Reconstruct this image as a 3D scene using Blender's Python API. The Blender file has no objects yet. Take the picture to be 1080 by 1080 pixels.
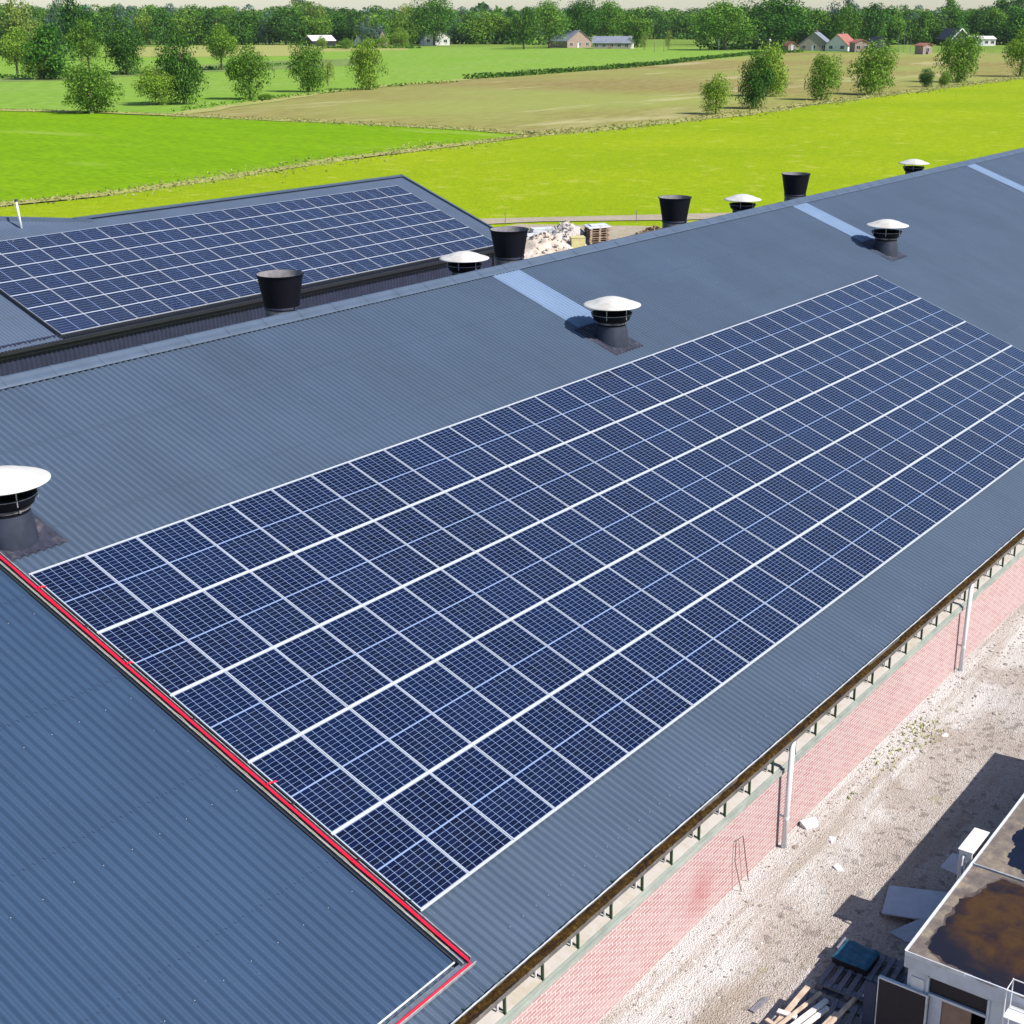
import bpy, math, random
from mathutils import Vector, Matrix, Euler, noise
R = math.radians
rnd = random.Random(7)
sc = bpy.context.scene
col = sc.collection
ZG = 3.1                       # solar array plane passes through y=0 at this height above the ground
AL = 0.3566757956              # roof pitch (20.4 degrees)
CA, SA, TA = math.cos(AL), math.sin(AL), math.tan(AL)

# ------------------------------------------------------------------ camera
F_PX, TH, PSI = 1469.385, 0.34205337, 0.96127819
CAM = Vector((-11.69464, -10.83037, 11.30265 + ZG))
fwd = Vector((math.sin(PSI) * math.cos(TH), math.cos(PSI) * math.cos(TH), -math.sin(TH)))
rgt = Vector((math.cos(PSI), -math.sin(PSI), 0))
upv = rgt.cross(fwd)
cam = bpy.data.cameras.new('camera')
co = bpy.data.objects.new('camera', cam)
col.objects.link(co)
M = Matrix((rgt, upv, -fwd)).transposed().to_4x4()
M.translation = CAM
co.matrix_world = M
cam.sensor_width = 36
cam.sensor_fit = 'HORIZONTAL'
cam.lens = F_PX / 1080 * 36
cam.shift_x = -(616.494 - 540) / 1080
cam.shift_y = (538.701 - 540) / 1080
cam.clip_start = 0.2
cam.clip_end = 30000
sc.camera = co

def G(x, y, z=0.0):
    """point of the level z seen at photo pixel x, y"""
    v = rgt * ((x - 616.494) / F_PX) - upv * ((y - 538.701) / F_PX) + fwd
    return CAM + v * ((z - CAM.z) / v.z)
def depth(p): return (p - CAM).dot(fwd)

# ------------------------------------------------------------------ light
SUN_EL, SUN_AZ = R(44.5), R(-83)
sd = Vector((math.cos(SUN_EL) * math.cos(SUN_AZ), math.cos(SUN_EL) * math.sin(SUN_AZ), math.sin(SUN_EL)))
w = bpy.data.worlds.new('World')
sc.world = w
w.use_nodes = True
nt = w.node_tree
sky = nt.nodes.new('ShaderNodeTexSky')
sky.sky_type = 'NISHITA'
sky.sun_disc = False
sky.sun_elevation = SUN_EL
sky.sun_rotation = math.atan2(sd.x, sd.y)
sky.air_density = 1.0
sky.dust_density = .35
sky.ozone_density = 3.0
bg = nt.nodes['Background']
bg.inputs['Strength'].default_value = 0.095
nt.links.new(sky.outputs[0], bg.inputs[0])
sl = bpy.data.lights.new('sun', 'SUN')
sl.energy = 5.0
sl.angle = R(0.5)
sl.color = (1.0, 0.955, 0.89)
so = bpy.data.objects.new('sun', sl)
col.objects.link(so)
so.rotation_euler = sd.to_track_quat('Z', 'Y').to_euler()
so.location = (0, -40, 60)
sc.view_settings.view_transform = 'Standard'
sc.view_settings.look = 'None'
sc.view_settings.exposure = 0.42
sc.view_settings.gamma = 1
sc.cycles.diffuse_bounces = 1
sc.cycles.max_bounces = 6

# ------------------------------------------------------------------ helpers
def tag(o, label=None, cat=None, group=None, kind=None):
    if label: o['label'] = label
    if cat: o['category'] = cat
    if group: o['group'] = group
    if kind: o['kind'] = kind
    return o
def empty(name, loc=(0, 0, 0), label=None, cat=None, group=None, parent=None):
    o = bpy.data.objects.new(name, None)
    o.empty_display_size = 0.3
    o.location = loc
    col.objects.link(o)
    if parent: o.parent = parent
    return tag(o, label, cat, group)
def copy_tree(o, parent=None):
    c = o.copy()
    col.objects.link(c)
    c.parent = parent
    for ch in list(o.children): copy_tree(ch, c)
    return c

class MB:
    def __init__(s):
        s.v, s.f, s.m, s.cm = [], [], [], 0
    def poly(s, pts):
        i = len(s.v)
        s.v += [tuple(p) for p in pts]
        s.f.append(tuple(range(i, i + len(pts)))); s.m.append(s.cm)
    def box(s, x0, x1, y0, y1, z0, z1):
        s.hexa([(x0, y0, z0), (x1, y0, z0), (x1, y1, z0), (x0, y1, z0), (x0, y0, z1), (x1, y0, z1), (x1, y1, z1), (x0, y1, z1)])
    def hexa(s, p):
        i = len(s.v)
        s.v += [tuple(q) for q in p]
        for a in ((3, 2, 1, 0), (4, 5, 6, 7), (0, 1, 5, 4), (1, 2, 6, 5), (2, 3, 7, 6), (3, 0, 4, 7)):
            s.f.append(tuple(i + k for k in a)); s.m.append(s.cm)
    def obox(s, c, ax, ay, az, dx, dy, dz):
        c, ax, ay, az = Vector(c), Vector(ax).normalized() * dx / 2, Vector(ay).normalized() * dy / 2, Vector(az).normalized() * dz / 2
        s.hexa([c - ax - ay - az, c + ax - ay - az, c + ax + ay - az, c - ax + ay - az, c - ax - ay + az, c + ax - ay + az, c + ax + ay + az, c - ax + ay + az])
    def beam(s, a, b, wd, ht, up=(0, 0, 1)):
        a, b = Vector(a), Vector(b)
        d = (b - a)
        sx = d.cross(Vector(up)).normalized()
        uz = sx.cross(d).normalized()
        s.obox((a + b) / 2, d, sx, uz, d.length, wd, ht)
    def tube(s, pts, rad, n=8, cap=True):
        pts = [Vector(p) for p in pts]
        if not hasattr(rad, '__len__'): rad = [rad] * len(pts)
        base = len(s.v)
        for k, p in enumerate(pts):
            d = (pts[min(k + 1, len(pts) - 1)] - pts[max(k - 1, 0)]).normalized()
            a = d.cross(Vector((0.31, 0.17, 0.93)))
            if a.length < .1: a = d.cross(Vector((1, 0, 0)))
            a.normalize(); b = d.cross(a)
            for j in range(n):
                t = 2 * math.pi * j / n
                s.v.append(tuple(p + (a * math.cos(t) + b * math.sin(t)) * rad[k]))
        for k in range(len(pts) - 1):
            for j in range(n):
                q = base + k * n
                s.f.append((q + j, q + (j + 1) % n, q + n + (j + 1) % n, q + n + j)); s.m.append(s.cm)
        if cap:
            s.f.append(tuple(base + j for j in reversed(range(n)))); s.m.append(s.cm)
            s.f.append(tuple(base + (len(pts) - 1) * n + j for j in range(n))); s.m.append(s.cm)
    def lathe(s, prof, n=32, c=(0, 0, 0), close=False):
        base = len(s.v)
        for r, z in prof:
            for j in range(n):
                t = 2 * math.pi * j / n
                s.v.append((c[0] + r * math.cos(t), c[1] + r * math.sin(t), c[2] + z))
        for k in range(len(prof) - 1):
            for j in range(n):
                q = base + k * n
                s.f.append((q + j, q + (j + 1) % n, q + n + (j + 1) % n, q + n + j)); s.m.append(s.cm)
    def grid(s, P):
        base = len(s.v); h, wd = len(P), len(P[0])
        for row in P: s.v += [tuple(p) for p in row]
        for i in range(h - 1):
            for j in range(wd - 1):
                a = base + i * wd + j
                s.f.append((a, a + 1, a + wd + 1, a + wd)); s.m.append(s.cm)
    def build(s, name, mats, parent=None, smooth=False, world=False, bevel=0):
        me = bpy.data.meshes.new(name)
        off = Vector(parent.location) if (parent and world) else Vector((0, 0, 0))
        me.from_pydata([tuple(Vector(v) - off) for v in s.v] if off.length else s.v, [], s.f)
        if not isinstance(mats, (list, tuple)): mats = [mats]
        for m in mats: me.materials.append(m)
        if len(mats) > 1: me.polygons.foreach_set('material_index', s.m)
        if smooth: me.polygons.foreach_set('use_smooth', [True] * len(me.polygons))
        me.update()
        o = bpy.data.objects.new(name, me)
        col.objects.link(o)
        if parent: o.parent = parent
        if bevel:
            b = o.modifiers.new('bevel', 'BEVEL'); b.width = bevel; b.segments = 2; b.limit_method = 'ANGLE'
        return o

# ------------------------------------------------------------------ materials
class N:
    """tiny node builder"""
    def __init__(s, name):
        s.mat = bpy.data.materials.new(name); s.mat.use_nodes = True
        s.nt = s.mat.node_tree; s.b = s.nt.nodes['Principled BSDF']
        s.out = s.nt.nodes['Material Output']
        s.tc = s.nt.nodes.new('ShaderNodeTexCoord')
    def n(s, t, **k):
        o = s.nt.nodes.new(t)
        for a, v in k.items(): setattr(o, a, v)
        return o
    def L(s, a, b): s.nt.links.new(a, b)
    def co(s, scale=(1, 1, 1), src='Object', rot=(0, 0, 0)):
        m = s.n('ShaderNodeMapping'); m.inputs['Scale'].default_value = scale; m.inputs['Rotation'].default_value = rot
        s.L(s.tc.outputs[src], m.inputs[0]); return m.outputs[0]
    def noise(s, scale, detail=4, rough=.55, co=None, dist=0):
        o = s.n('ShaderNodeTexNoise'); o.inputs['Scale'].default_value = scale; o.inputs['Detail'].default_value = detail
        o.inputs['Roughness'].default_value = rough; o.inputs['Distortion'].default_value = dist
        s.L(co if co is not None else s.co(), o.inputs['Vector']); return o.outputs['Fac']
    def vor(s, scale, co=None, feat='F1', out='Distance'):
        o = s.n('ShaderNodeTexVoronoi', feature=feat); o.inputs['Scale'].default_value = scale
        s.L(co if co is not None else s.co(), o.inputs['Vector']); return o.outputs[out]
    def ramp(s, fac, stops, interp='LINEAR'):
        o = s.n('ShaderNodeValToRGB'); cr = o.color_ramp; cr.interpolation = interp
        while len(cr.elements) < len(stops): cr.elements.new(.5)
        for e, (p, c) in zip(cr.elements, stops):
            e.position = p; e.color = (c, c, c, 1) if not hasattr(c, '__len__') else (*c, 1)
        s.L(fac, o.inputs[0]); return o.outputs[0]
    def mix(s, fac, a, b, mode='MIX'):
        o = s.n('ShaderNodeMix', data_type='RGBA', blend_type=mode)
        for i, v in ((0, fac), (6, a), (7, b)):
            if isinstance(v, (int, float)): o.inputs[i].default_value = v
            elif hasattr(v, '__len__'): o.inputs[i].default_value = (*v, 1)
            else: s.L(v, o.inputs[i])
        return o.outputs[2]
    def math(s, op, a, b=0.0, c=0.0):
        o = s.n('ShaderNodeMath', operation=op)
        for i, v in enumerate((a, b, c)):
            if isinstance(v, (int, float)): o.inputs[i].default_value = v
            else: s.L(v, o.inputs[i])
        return o.outputs[0]
    def sep(s, v):
        o = s.n('ShaderNodeSeparateXYZ'); s.L(v, o.inputs[0]); return o.outputs
    def color(s, c):
        if hasattr(c, '__len__'): s.b.inputs['Base Color'].default_value = (*c, 1)
        else: s.L(c, s.b.inputs['Base Color'])
    def set(s, rough=.6, spec=.5, metal=0, coat=0, coat_rough=.05):
        for k, v in (('Roughness', rough), ('Specular IOR Level', spec), ('Metallic', metal), ('Coat Weight', coat), ('Coat Roughness', coat_rough)):
            if isinstance(v, (int, float)): s.b.inputs[k].default_value = v
            else: s.L(v, s.b.inputs[k])
    def bump(s, h, strength=.4, dist=.02):
        o = s.n('ShaderNodeBump'); o.inputs['Strength'].default_value = strength; o.inputs['Distance'].default_value = dist
        s.L(h, o.inputs['Height']); s.L(o.outputs[0], s.b.inputs['Normal'])

def simple(name, c, rough=.6, spec=.4, var=.25, scale=3, metal=0, bump=0, dirt=None, co_scale=(1, 1, 1)):
    a = N(name)
    co_ = a.co(co_scale)
    n1 = a.noise(scale, 5, .6, co_)
    k0, k1 = [x * (1 - var) for x in c], [min(1, x * (1 + var)) for x in c]
    colr = a.ramp(n1, [(.3, k0), (.7, k1)])
    if dirt:
        n2 = a.noise(scale * .37, 6, .7, co_)
        colr = a.mix(a.ramp(n2, [(.5, 0), (.72, 1)]), colr, dirt)
    a.color(colr); a.set(rough, spec, metal)
    if bump: a.bump(a.noise(scale * 6, 4, .6, co_), bump, .01)
    return a.mat

MT = {}
# fibre-cement corrugated roof sheets, blue grey, slightly weathered
def roof_mat(name, base):
    a = N(name)
    c = a.co()
    big = a.noise(.35, 5, .6, c)
    st = a.noise(1.0, 4, .6, a.co((3.2, .22, .22)))
    fine = a.noise(60, 2, .6, c)
    col_ = a.ramp(big, [(.3, [x * .88 for x in base]), (.7, [x * 1.1 for x in base])])
    col_ = a.mix(a.ramp(st, [(.35, 0), (.7, .35)]), col_, [base[0] * 1.25, base[1] * 1.2, base[2] * 1.12])
    col_ = a.mix(a.ramp(fine, [(.35, .0), (.75, .35)]), col_, [x * .72 for x in base])
    sh = a.sep(c)
    # sheet to sheet tone: 1.02 m wide sheets
    wn = a.n('ShaderNodeTexWhiteNoise', noise_dimensions='2D')
    cmb = a.n('ShaderNodeCombineXYZ')
    a.L(a.math('FLOOR', a.math('MULTIPLY', sh[0], 1 / .888)), cmb.inputs[0]); a.L(a.math('FLOOR', a.math('MULTIPLY', sh[1], 1 / 2.27)), cmb.inputs[1])
    a.L(cmb.outputs[0], wn.inputs[0])
    col_ = a.mix(a.math('MULTIPLY', wn.outputs[0], .12), col_, [x * .6 for x in base])
    spots = a.vor(2.6, c)
    col_ = a.mix(a.ramp(spots, [(.0, .55), (.035, 0)]), col_, (.45, .47, .45))
    a.color(col_); a.set(.42, .5, 0, .3, .28)
    a.bump(fine, .12, .004)
    return a.mat
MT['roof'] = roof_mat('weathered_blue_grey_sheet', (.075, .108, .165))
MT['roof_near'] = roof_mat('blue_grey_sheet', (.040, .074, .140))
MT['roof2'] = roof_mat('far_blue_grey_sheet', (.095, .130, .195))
MT['ridge'] = simple('ridge_cap_sheet', (.064, .092, .142), .5, .45, .12, 2)
MT['screw'] = simple('zinc_screw', (.5, .52, .55), .35, .6, .05)
MT['trim_white'] = simple('white_trim', (.62, .64, .68), .4, .5, .08, 4, dirt=(.3, .3, .28))
MT['trim_dark'] = simple('dark_trim', (.02, .022, .03), .5, .4, .2, 3)
MT['alu'] = simple('aluminium_rail', (.62, .64, .68), .35, .6, .06, 8, metal=.3)
MT['black_rail'] = simple('black_rail', (.012, .013, .018), .4, .5, .2, 5)
MT['white_pvc'] = simple('white_pipe_plastic', (.74, .74, .77), .35, .5, .05, 3)
MT['cap_white'] = simple('white_vent_cap', (.56, .545, .52), .55, .3, .10, 4, dirt=(.40, .37, .33))
MT['vent_black'] = simple('black_vent_plastic', (.004, .004, .008), .6, .18, .2, 3)
MT['vent_grey'] = simple('dark_grey_vent', (.026, .031, .055), .5, .45, .25, 5, dirt=(.02, .02, .03))
MT['vent_stain'] = simple('stained_grey_collar', (.13, .12, .13), .6, .3, .5, 6, dirt=(.4, .36, .34))
MT['plate'] = simple('dark_flashing', (.035, .037, .060), .55, .4, .3, 8, dirt=(.12, .11, .12))
MT['steel'] = simple('thin_steel', (.45, .45, .48), .35, .6, .1, 8, metal=.5)
MT['inner_bucket'] = simple('pale_inside', (.20, .19, .20), .7, .3, .3, 4)
MT['red'] = simple('red_cable', (.80, .010, .045), .5, .4, .12, 9)
MT['tray'] = simple('galvanised_tray', (.36, .36, .37), .5, .5, .35, 14, dirt=(.30, .27, .18))
MT['tray_floor'] = simple('dusty_tray_floor', (.10, .12, .16), .7, .3, .3, 9)
MT['black_cable'] = simple('black_cable', (.01, .01, .012), .5, .4, .1)
MT['moss'] = None

# skylight sheets
a = N('translucent_skylight_sheet')
sp = a.vor(9, a.co())
c_ = a.mix(a.ramp(sp, [(.0, 1), (.12, 0)]), a.ramp(a.noise(.8, 4, .6), [(.3, (.175, .255, .39)), (.7, (.22, .30, .44))]), (.32, .40, .52))
a.color(c_); a.set(.3, .6); MT['skylight'] = a.mat

# solar cells: white grid on navy
def cell_mat(name='solar_cell_sheet', thin=1.0, shift=0):
    a = N(name)
    W_, H_ = .966, 1.642
    s = a.sep(a.tc.outputs['Object'])
    u = a.math('ADD', s[0], W_ / 2); v = s[1]
    px, mid = W_ / 6, .022
    # two halves: reflect about the middle
    av = a.math('ABSOLUTE', v)
    half = a.math('SUBTRACT', av, mid / 2)
    py = (H_ / 2 - mid / 2) / 10
    def line(x, p, wdt):
        fr = a.math('FRACT', a.math('ADD', a.math('DIVIDE', x, p), .5))
        return a.math('LESS_THAN', a.math('ABSOLUTE', a.math('SUBTRACT', fr, .5)), wdt / p / 2)
    l1 = line(u, px, .0078); l2 = line(half, py, .0046)
    l3 = a.math('LESS_THAN', av, mid / 2)
    m = a.math('MAXIMUM', a.math('MAXIMUM', l1, l2), l3)
    wn = a.n('ShaderNodeTexWhiteNoise', noise_dimensions='3D')
    cmb = a.n('ShaderNodeCombineXYZ'); oi = a.n('ShaderNodeObjectInfo')
    a.L(a.math('FLOOR', a.math('DIVIDE', u, px)), cmb.inputs[0]); a.L(a.math('FLOOR', a.math('DIVIDE', v, py)), cmb.inputs[1]); a.L(oi.outputs['Random'], cmb.inputs[2])
    a.L(cmb.outputs[0], wn.inputs[0])
    navy = a.ramp(wn.outputs[0], [(0, (.0006, .0022, .015)), (1, (.0014, .0052, .036))])
    navy = a.mix(a.math('MULTIPLY', oi.outputs['Random'], .5), navy, (.0012, .009, .046))
    dust = a.ramp(a.noise(1.3, 5, .7, a.co((1, 1, 1))), [(.3, .0), (.8, .02)])
    navy = a.mix(dust, navy, (.4, .42, .45))
    a.color(a.mix(m, navy, (.22, .30, .48)))
    a.set(.07, .40, 0, 0)
    return a.mat
MT['cells'] = cell_mat()

# brick
a = N('pale_red_brick')
mp = a.n('ShaderNodeCombineXYZ'); s_ = a.sep(a.tc.outputs['Object'])
a.L(s_[0], mp.inputs[0]); a.L(s_[2], mp.inputs[1])
br = a.n('ShaderNodeTexBrick')
a.L(mp.outputs[0], br.inputs['Vector'])
br.inputs['Scale'].default_value = 1
br.inputs['Brick Width'].default_value = .22
br.inputs['Row Height'].default_value = .0625
br.inputs['Mortar Size'].default_value = .0095
br.inputs['Mortar Smooth'].default_value = .15
br.inputs['Bias'].default_value = 0
br.inputs['Color1'].default_value = (.37, .175, .17, 1)
br.inputs['Color2'].default_value = (.44, .27, .26, 1)
br.inputs['Mortar'].default_value = (.54, .49, .475, 1)
c_ = br.outputs['Color']
blotch = a.noise(.9, 5, .65)
c_ = a.mix(a.ramp(blotch, [(.45, 0), (.75, .35)]), c_, (.46, .36, .35))
gr = a.n('ShaderNodeTexGradient', gradient_type='SPHERICAL')      # the redder stain low on the wall
mg = a.n('ShaderNodeMapping'); mg.inputs['Location'].default_value = (-5.35 / .62, 1.25 / .62, -.85 / .55); mg.inputs['Scale'].default_value = (1 / .62, 1 / .62, 1 / .55)
a.L(a.tc.outputs['Object'], mg.inputs[0]); a.L(mg.outputs[0], gr.inputs[0])
c_ = a.mix(a.math('MULTIPLY', a.math('MULTIPLY', gr.outputs['Fac'], a.noise(11, 5, .8)), .9), c_, (.34, .045, .06))
hz = a.math('MULTIPLY', s_[2], 1.0)
c_ = a.mix(a.ramp(a.math('ADD', s_[2], a.math('MULTIPLY', a.noise(2.5, 5), .25)), [(.15, .75), (.42, 0)]), c_, (.46, .42, .39))
a.color(c_); a.set(.85, .2)
a.bump(br.outputs['Fac'], -.5, .006)
MT['brick'] = a.mat
MT['lintel'] = simple('grey_green_beam', (.29, .32, .285), .8, .2, .2, 9, dirt=(.42, .42, .38), co_scale=(.3, 1, 1))
MT['green'] = simple('dark_green_paint', (.012, .060, .020), .5, .4, .35, 12)
MT['sill'] = simple('cream_sill', (.50, .46, .43), .6, .3, .06, 6, dirt=(.42, .36, .26))
MT['win_dark'] = simple('window_recess_glass', (.05, .055, .06), .15, .6, .2, 2)
MT['wood_end'] = simple('stained_timber', (.32, .17, .10), .8, .2, .3, 12)
a = N('moss_filled_gutter')
n1 = a.noise(14, 6, .75); n2 = a.noise(2.2, 4, .6, a.co((1, 6, 6)))
c_ = a.ramp(n1, [(.34, (.012, .006, .003)), (.54, (.050, .026, .005)), (.68, (.115, .070, .012)), (.8, (.24, .19, .08))])
c_ = a.mix(a.ramp(n2, [(.50, 0), (.62, .85)]), c_, (.012, .008, .008))
a.color(c_); a.set(.9, .1); a.bump(n1, .8, .03); MT['moss'] = a.mat
MT['gutter'] = simple('stained_gutter_metal', (.13, .12, .115), .5, .4, .35, 5, dirt=(.06, .05, .04))

# corrugated dark wall of the far barn
MT['dark_wall'] = simple('anthracite_wall_sheet', (.026, .031, .062), .42, .5, .2, 2)

# ground materials
def ground_mat(name, c0, c1, c2, s1=.08, s2=1.2, stretch=(1, 1, 1), rot=0, fleck=None, f_scale=.9, rough=1.0, green=None):
    a = N(name)
    c = a.co(stretch, rot=(0, 0, rot))
    n1, n2, n3 = a.noise(s1, 5, .6, c), a.noise(s2, 5, .65, c), a.noise(s2 * 7, 3, .6, c)
    k = a.mix(a.ramp(n1, [(.35, 0), (.65, 1)]), c0, c1)
    k = a.mix(a.ramp(n2, [(.40, 0), (.75, .8)]), k, c2)
    k = a.mix(a.ramp(n3, [(.3, .7), (.62, 0)]), k, [x * .5 for x in c0])
    if green: k = a.mix(a.ramp(a.noise(.011, 3, .5), [(.42, 0), (.62, .6)]), k, green)
    if fleck:
        n4 = a.noise(f_scale, 6, .7, c)
        k = a.mix(a.ramp(n4, [(.56, 0), (.68, .8)]), k, fleck)
    a.color(k); a.set(rough, .05)
    a.bump(n3, .4, .1)
    return a.mat
MT['grass_far'] = ground_mat('far_meadow', (.15, .25, .03), (.21, .31, .05), (.25, .32, .09), .006, .05, (1, 1, 1))
MT['pasture'] = ground_mat('yellow_green_pasture', (.26, .365, .005), (.345, .42, .009), (.20, .31, .007), .035, .9, fleck=(.38, .40, .06), f_scale=.3)
a_p = MT['pasture'].node_tree
MT['bright'] = ground_mat('vivid_green_field', (.175, .345, .003), (.225, .375, .005), (.135, .275, .004), .02, .3, fleck=(.26, .36, .06), f_scale=.05, stretch=(1, .35, 1), rot=.9)
MT['mid_field'] = ground_mat('light_green_field', (.19, .36, .03), (.235, .37, .06), (.28, .37, .10), .01, .12, stretch=(.35, 1, 1), rot=-.4)
MT['brown'] = ground_mat('ploughed_brown_field', (.275, .215, .080), (.29, .285, .075), (.33, .285, .12), .010, .14, stretch=(.25, 1, 1), rot=-.25, fleck=(.46, .41, .22), f_scale=.05, green=(.27, .33, .08))
MT['verge'] = ground_mat('dry_grass_verge', (.42, .38, .16), (.36, .38, .10), (.27, .36, .06), .06, .35, fleck=(.17, .28, .06), f_scale=.12)
MT['rough_band'] = ground_mat('rough_dark_grass', (.16, .25, .06), (.20, .27, .08), (.28, .32, .12), .03, .15)
MT['track'] = ground_mat('sandy_track', (.38, .32, .24), (.44, .37, .28), (.50, .43, .34), .2, 1.5, fleck=(.25, .30, .10), f_scale=.5)

a = N('gravel_rubble_yard')
c = a.co()
st = a.vor(38, c, 'F1', 'Color'); ds = a.vor(38, c); st2 = a.vor(9, c, 'F1', 'Color')
n1 = a.noise(.55, 6, .65, c); n2 = a.noise(5, 5, .7, c)
warm = a.ramp(n1, [(.3, (.41, .345, .30)), (.5, (.47, .41, .37)), (.7, (.55, .51, .48))])
hs = a.sep(st)
k = a.mix(a.ramp(hs[0], [(.0, .75), (.35, 0)]), warm, (.26, .21, .165))
k = a.mix(a.ramp(hs[1], [(.78, 0), (.98, .7)]), k, (.54, .52, .50))
k = a.mix(a.ramp(a.sep(st2)[0], [(.86, 0), (.93, .75)]), k, (.24, .21, .19))
yy = a.sep(c)[1]
near = a.ramp(a.math('ADD', yy, a.math('MULTIPLY', n1, 2.2)), [(.0, 0), (1, 0)])
wall_f = a.math('SMOOTH_MIN', 1.0, a.math('MAXIMUM', 0.0, a.math('MULTIPLY', a.math('ADD', a.math('ADD', yy, 2.55), a.math('MULTIPLY', a.math('SUBTRACT', n1, .5), 2.4)), 1.6)), .1)
k = a.mix(a.math('MULTIPLY', wall_f, .8), k, (.66, .635, .615))
trk = a.ramp(a.noise(.8, 5, .7, a.co((.16, 1.8, 1))), [(.50, 0), (.64, .65)])
k = a.mix(trk, k, (.33, .265, .205))
moss_ = a.noise(.75, 6, .75, a.co((1, 1.7, 1)))
k = a.mix(a.ramp(moss_, [(.63, 0), (.70, .7)]), k, (.27, .26, .10))
dk = a.ramp(a.noise(3.2, 6, .75, c), [(.60, 0), (.72, .5)])
k = a.mix(dk, k, (.24, .20, .17))
a.color(k); a.set(.95, .1)
a.bump(a.mix(.5, ds, n2), .9, .05)
MT['gravel'] = a.mat
MT['stone'] = None
a = N('pale_rubble_stone')
gi = a.n('ShaderNodeNewGeometry')
a.color(a.ramp(gi.outputs['Random Per Island'], [(0, (.20, .16, .135)), (.35, (.37, .32, .28)), (.75, (.46, .43, .40)), (1, (.66, .64, .62))])); a.set(.9, .15); MT['stone'] = a.mat
MT['sand'] = simple('sandy_rubble', (.50, .42, .35), .95, .1, .25, 2.2, dirt=(.6, .56, .52), bump=.6)
MT['white_rubble'] = simple('pale_rubble', (.50, .45, .42), .95, .1, .2, 2.5, bump=.6)

# hut and yard things
MT['hut_white'] = simple('white_painted_board', (.55, .58, .66), .55, .35, .10, 3, dirt=(.45, .47, .52))
a = N('weathered_flat_roof')
n1, n2 = a.noise(2.6, 6, .7), a.noise(11, 5, .7)
k = a.ramp(n1, [(.34, (.115, .092, .090)), (.5, (.175, .145, .125)), (.62, (.27, .22, .165)), (.75, (.36, .32, .27))])
k = a.mix(a.ramp(n2, [(.45, 0), (.8, .5)]), k, (.11, .09, .09)); a.color(k); a.set(.9, .15); a.bump(n2, .3, .01); MT['hut_roof'] = a.mat
a = N('rusty_puddle_bed')
n1 = a.noise(1.7, 5, .6, a.co((1, 1, 1)), .4); n2 = a.noise(9, 5, .7)
k = a.ramp(n1, [(.32, (.012, .008, .012)), (.46, (.035, .015, .008)), (.60, (.065, .030, .005)), (.78, (.040, .017, .007))])
k = a.mix(a.ramp(n2, [(.5, 0), (.9, .35)]), k, (.12, .065, .015))
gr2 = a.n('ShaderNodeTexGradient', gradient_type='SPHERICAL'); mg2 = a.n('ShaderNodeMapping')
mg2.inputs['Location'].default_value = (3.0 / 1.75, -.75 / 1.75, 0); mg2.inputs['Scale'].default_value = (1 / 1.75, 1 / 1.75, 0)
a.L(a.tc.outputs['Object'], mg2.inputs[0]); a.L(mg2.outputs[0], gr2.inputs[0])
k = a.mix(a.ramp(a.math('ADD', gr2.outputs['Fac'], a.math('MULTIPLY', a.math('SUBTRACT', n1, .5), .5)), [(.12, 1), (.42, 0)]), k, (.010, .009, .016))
a.color(k); a.set(.32, .45); MT['puddle'] = a.mat
MT['puddle_dark'] = simple('dark_puddle', (.006, .007, .020), .15, .5, .3, 2)
MT['dark_board'] = simple('charcoal_board', (.018, .015, .022), .6, .3, .15, 6)
MT['opening'] = simple('dark_interior', (.012, .012, .018), .8, .2, .2, 3)
MT['door_brown'] = simple('brown_door', (.26, .17, .13), .6, .3, .15, 4)
MT['navy_board'] = simple('navy_panel', (.010, .022, .075), .5, .4, .2, 4)
MT['sheet_blue'] = simple('pale_blue_sheet', (.46, .52, .60), .55, .35, .10, 4, dirt=(.36, .42, .52))
MT['teal'] = simple('teal_tarp', (.03, .13, .21), .6, .3, .35, 9, bump=.5)
MT['pallet'] = simple('grey_pallet_wood', (.20, .19, .22), .85, .2, .4, 9, co_scale=(1, 4, 4))
MT['wood'] = simple('pale_sawn_timber', (.56, .43, .33), .8, .2, .22, 6, dirt=(.36, .26, .19))
MT['wood_w'] = simple('white_painted_timber', (.72, .68, .66), .7, .25, .1, 6, dirt=(.55, .45, .4))
MT['ac'] = simple('cream_appliance_metal', (.74, .71, .68), .45, .4, .05, 3, dirt=(.6, .58, .58))
MT['black'] = simple('black_plastic', (.01, .01, .012), .5, .4, .1)
MT['rust_wire'] = simple('rusty_wire', (.14, .08, .055), .7, .3, .3, 20)
MT['yellow_crate'] = simple('pale_yellow_box', (.55, .50, .24), .7, .3, .15, 3)
MT['brick_stack'] = simple('stacked_pallet_wood', (.36, .27, .20), .85, .2, .45, 1.5, co_scale=(2, 2, 9))

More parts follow.
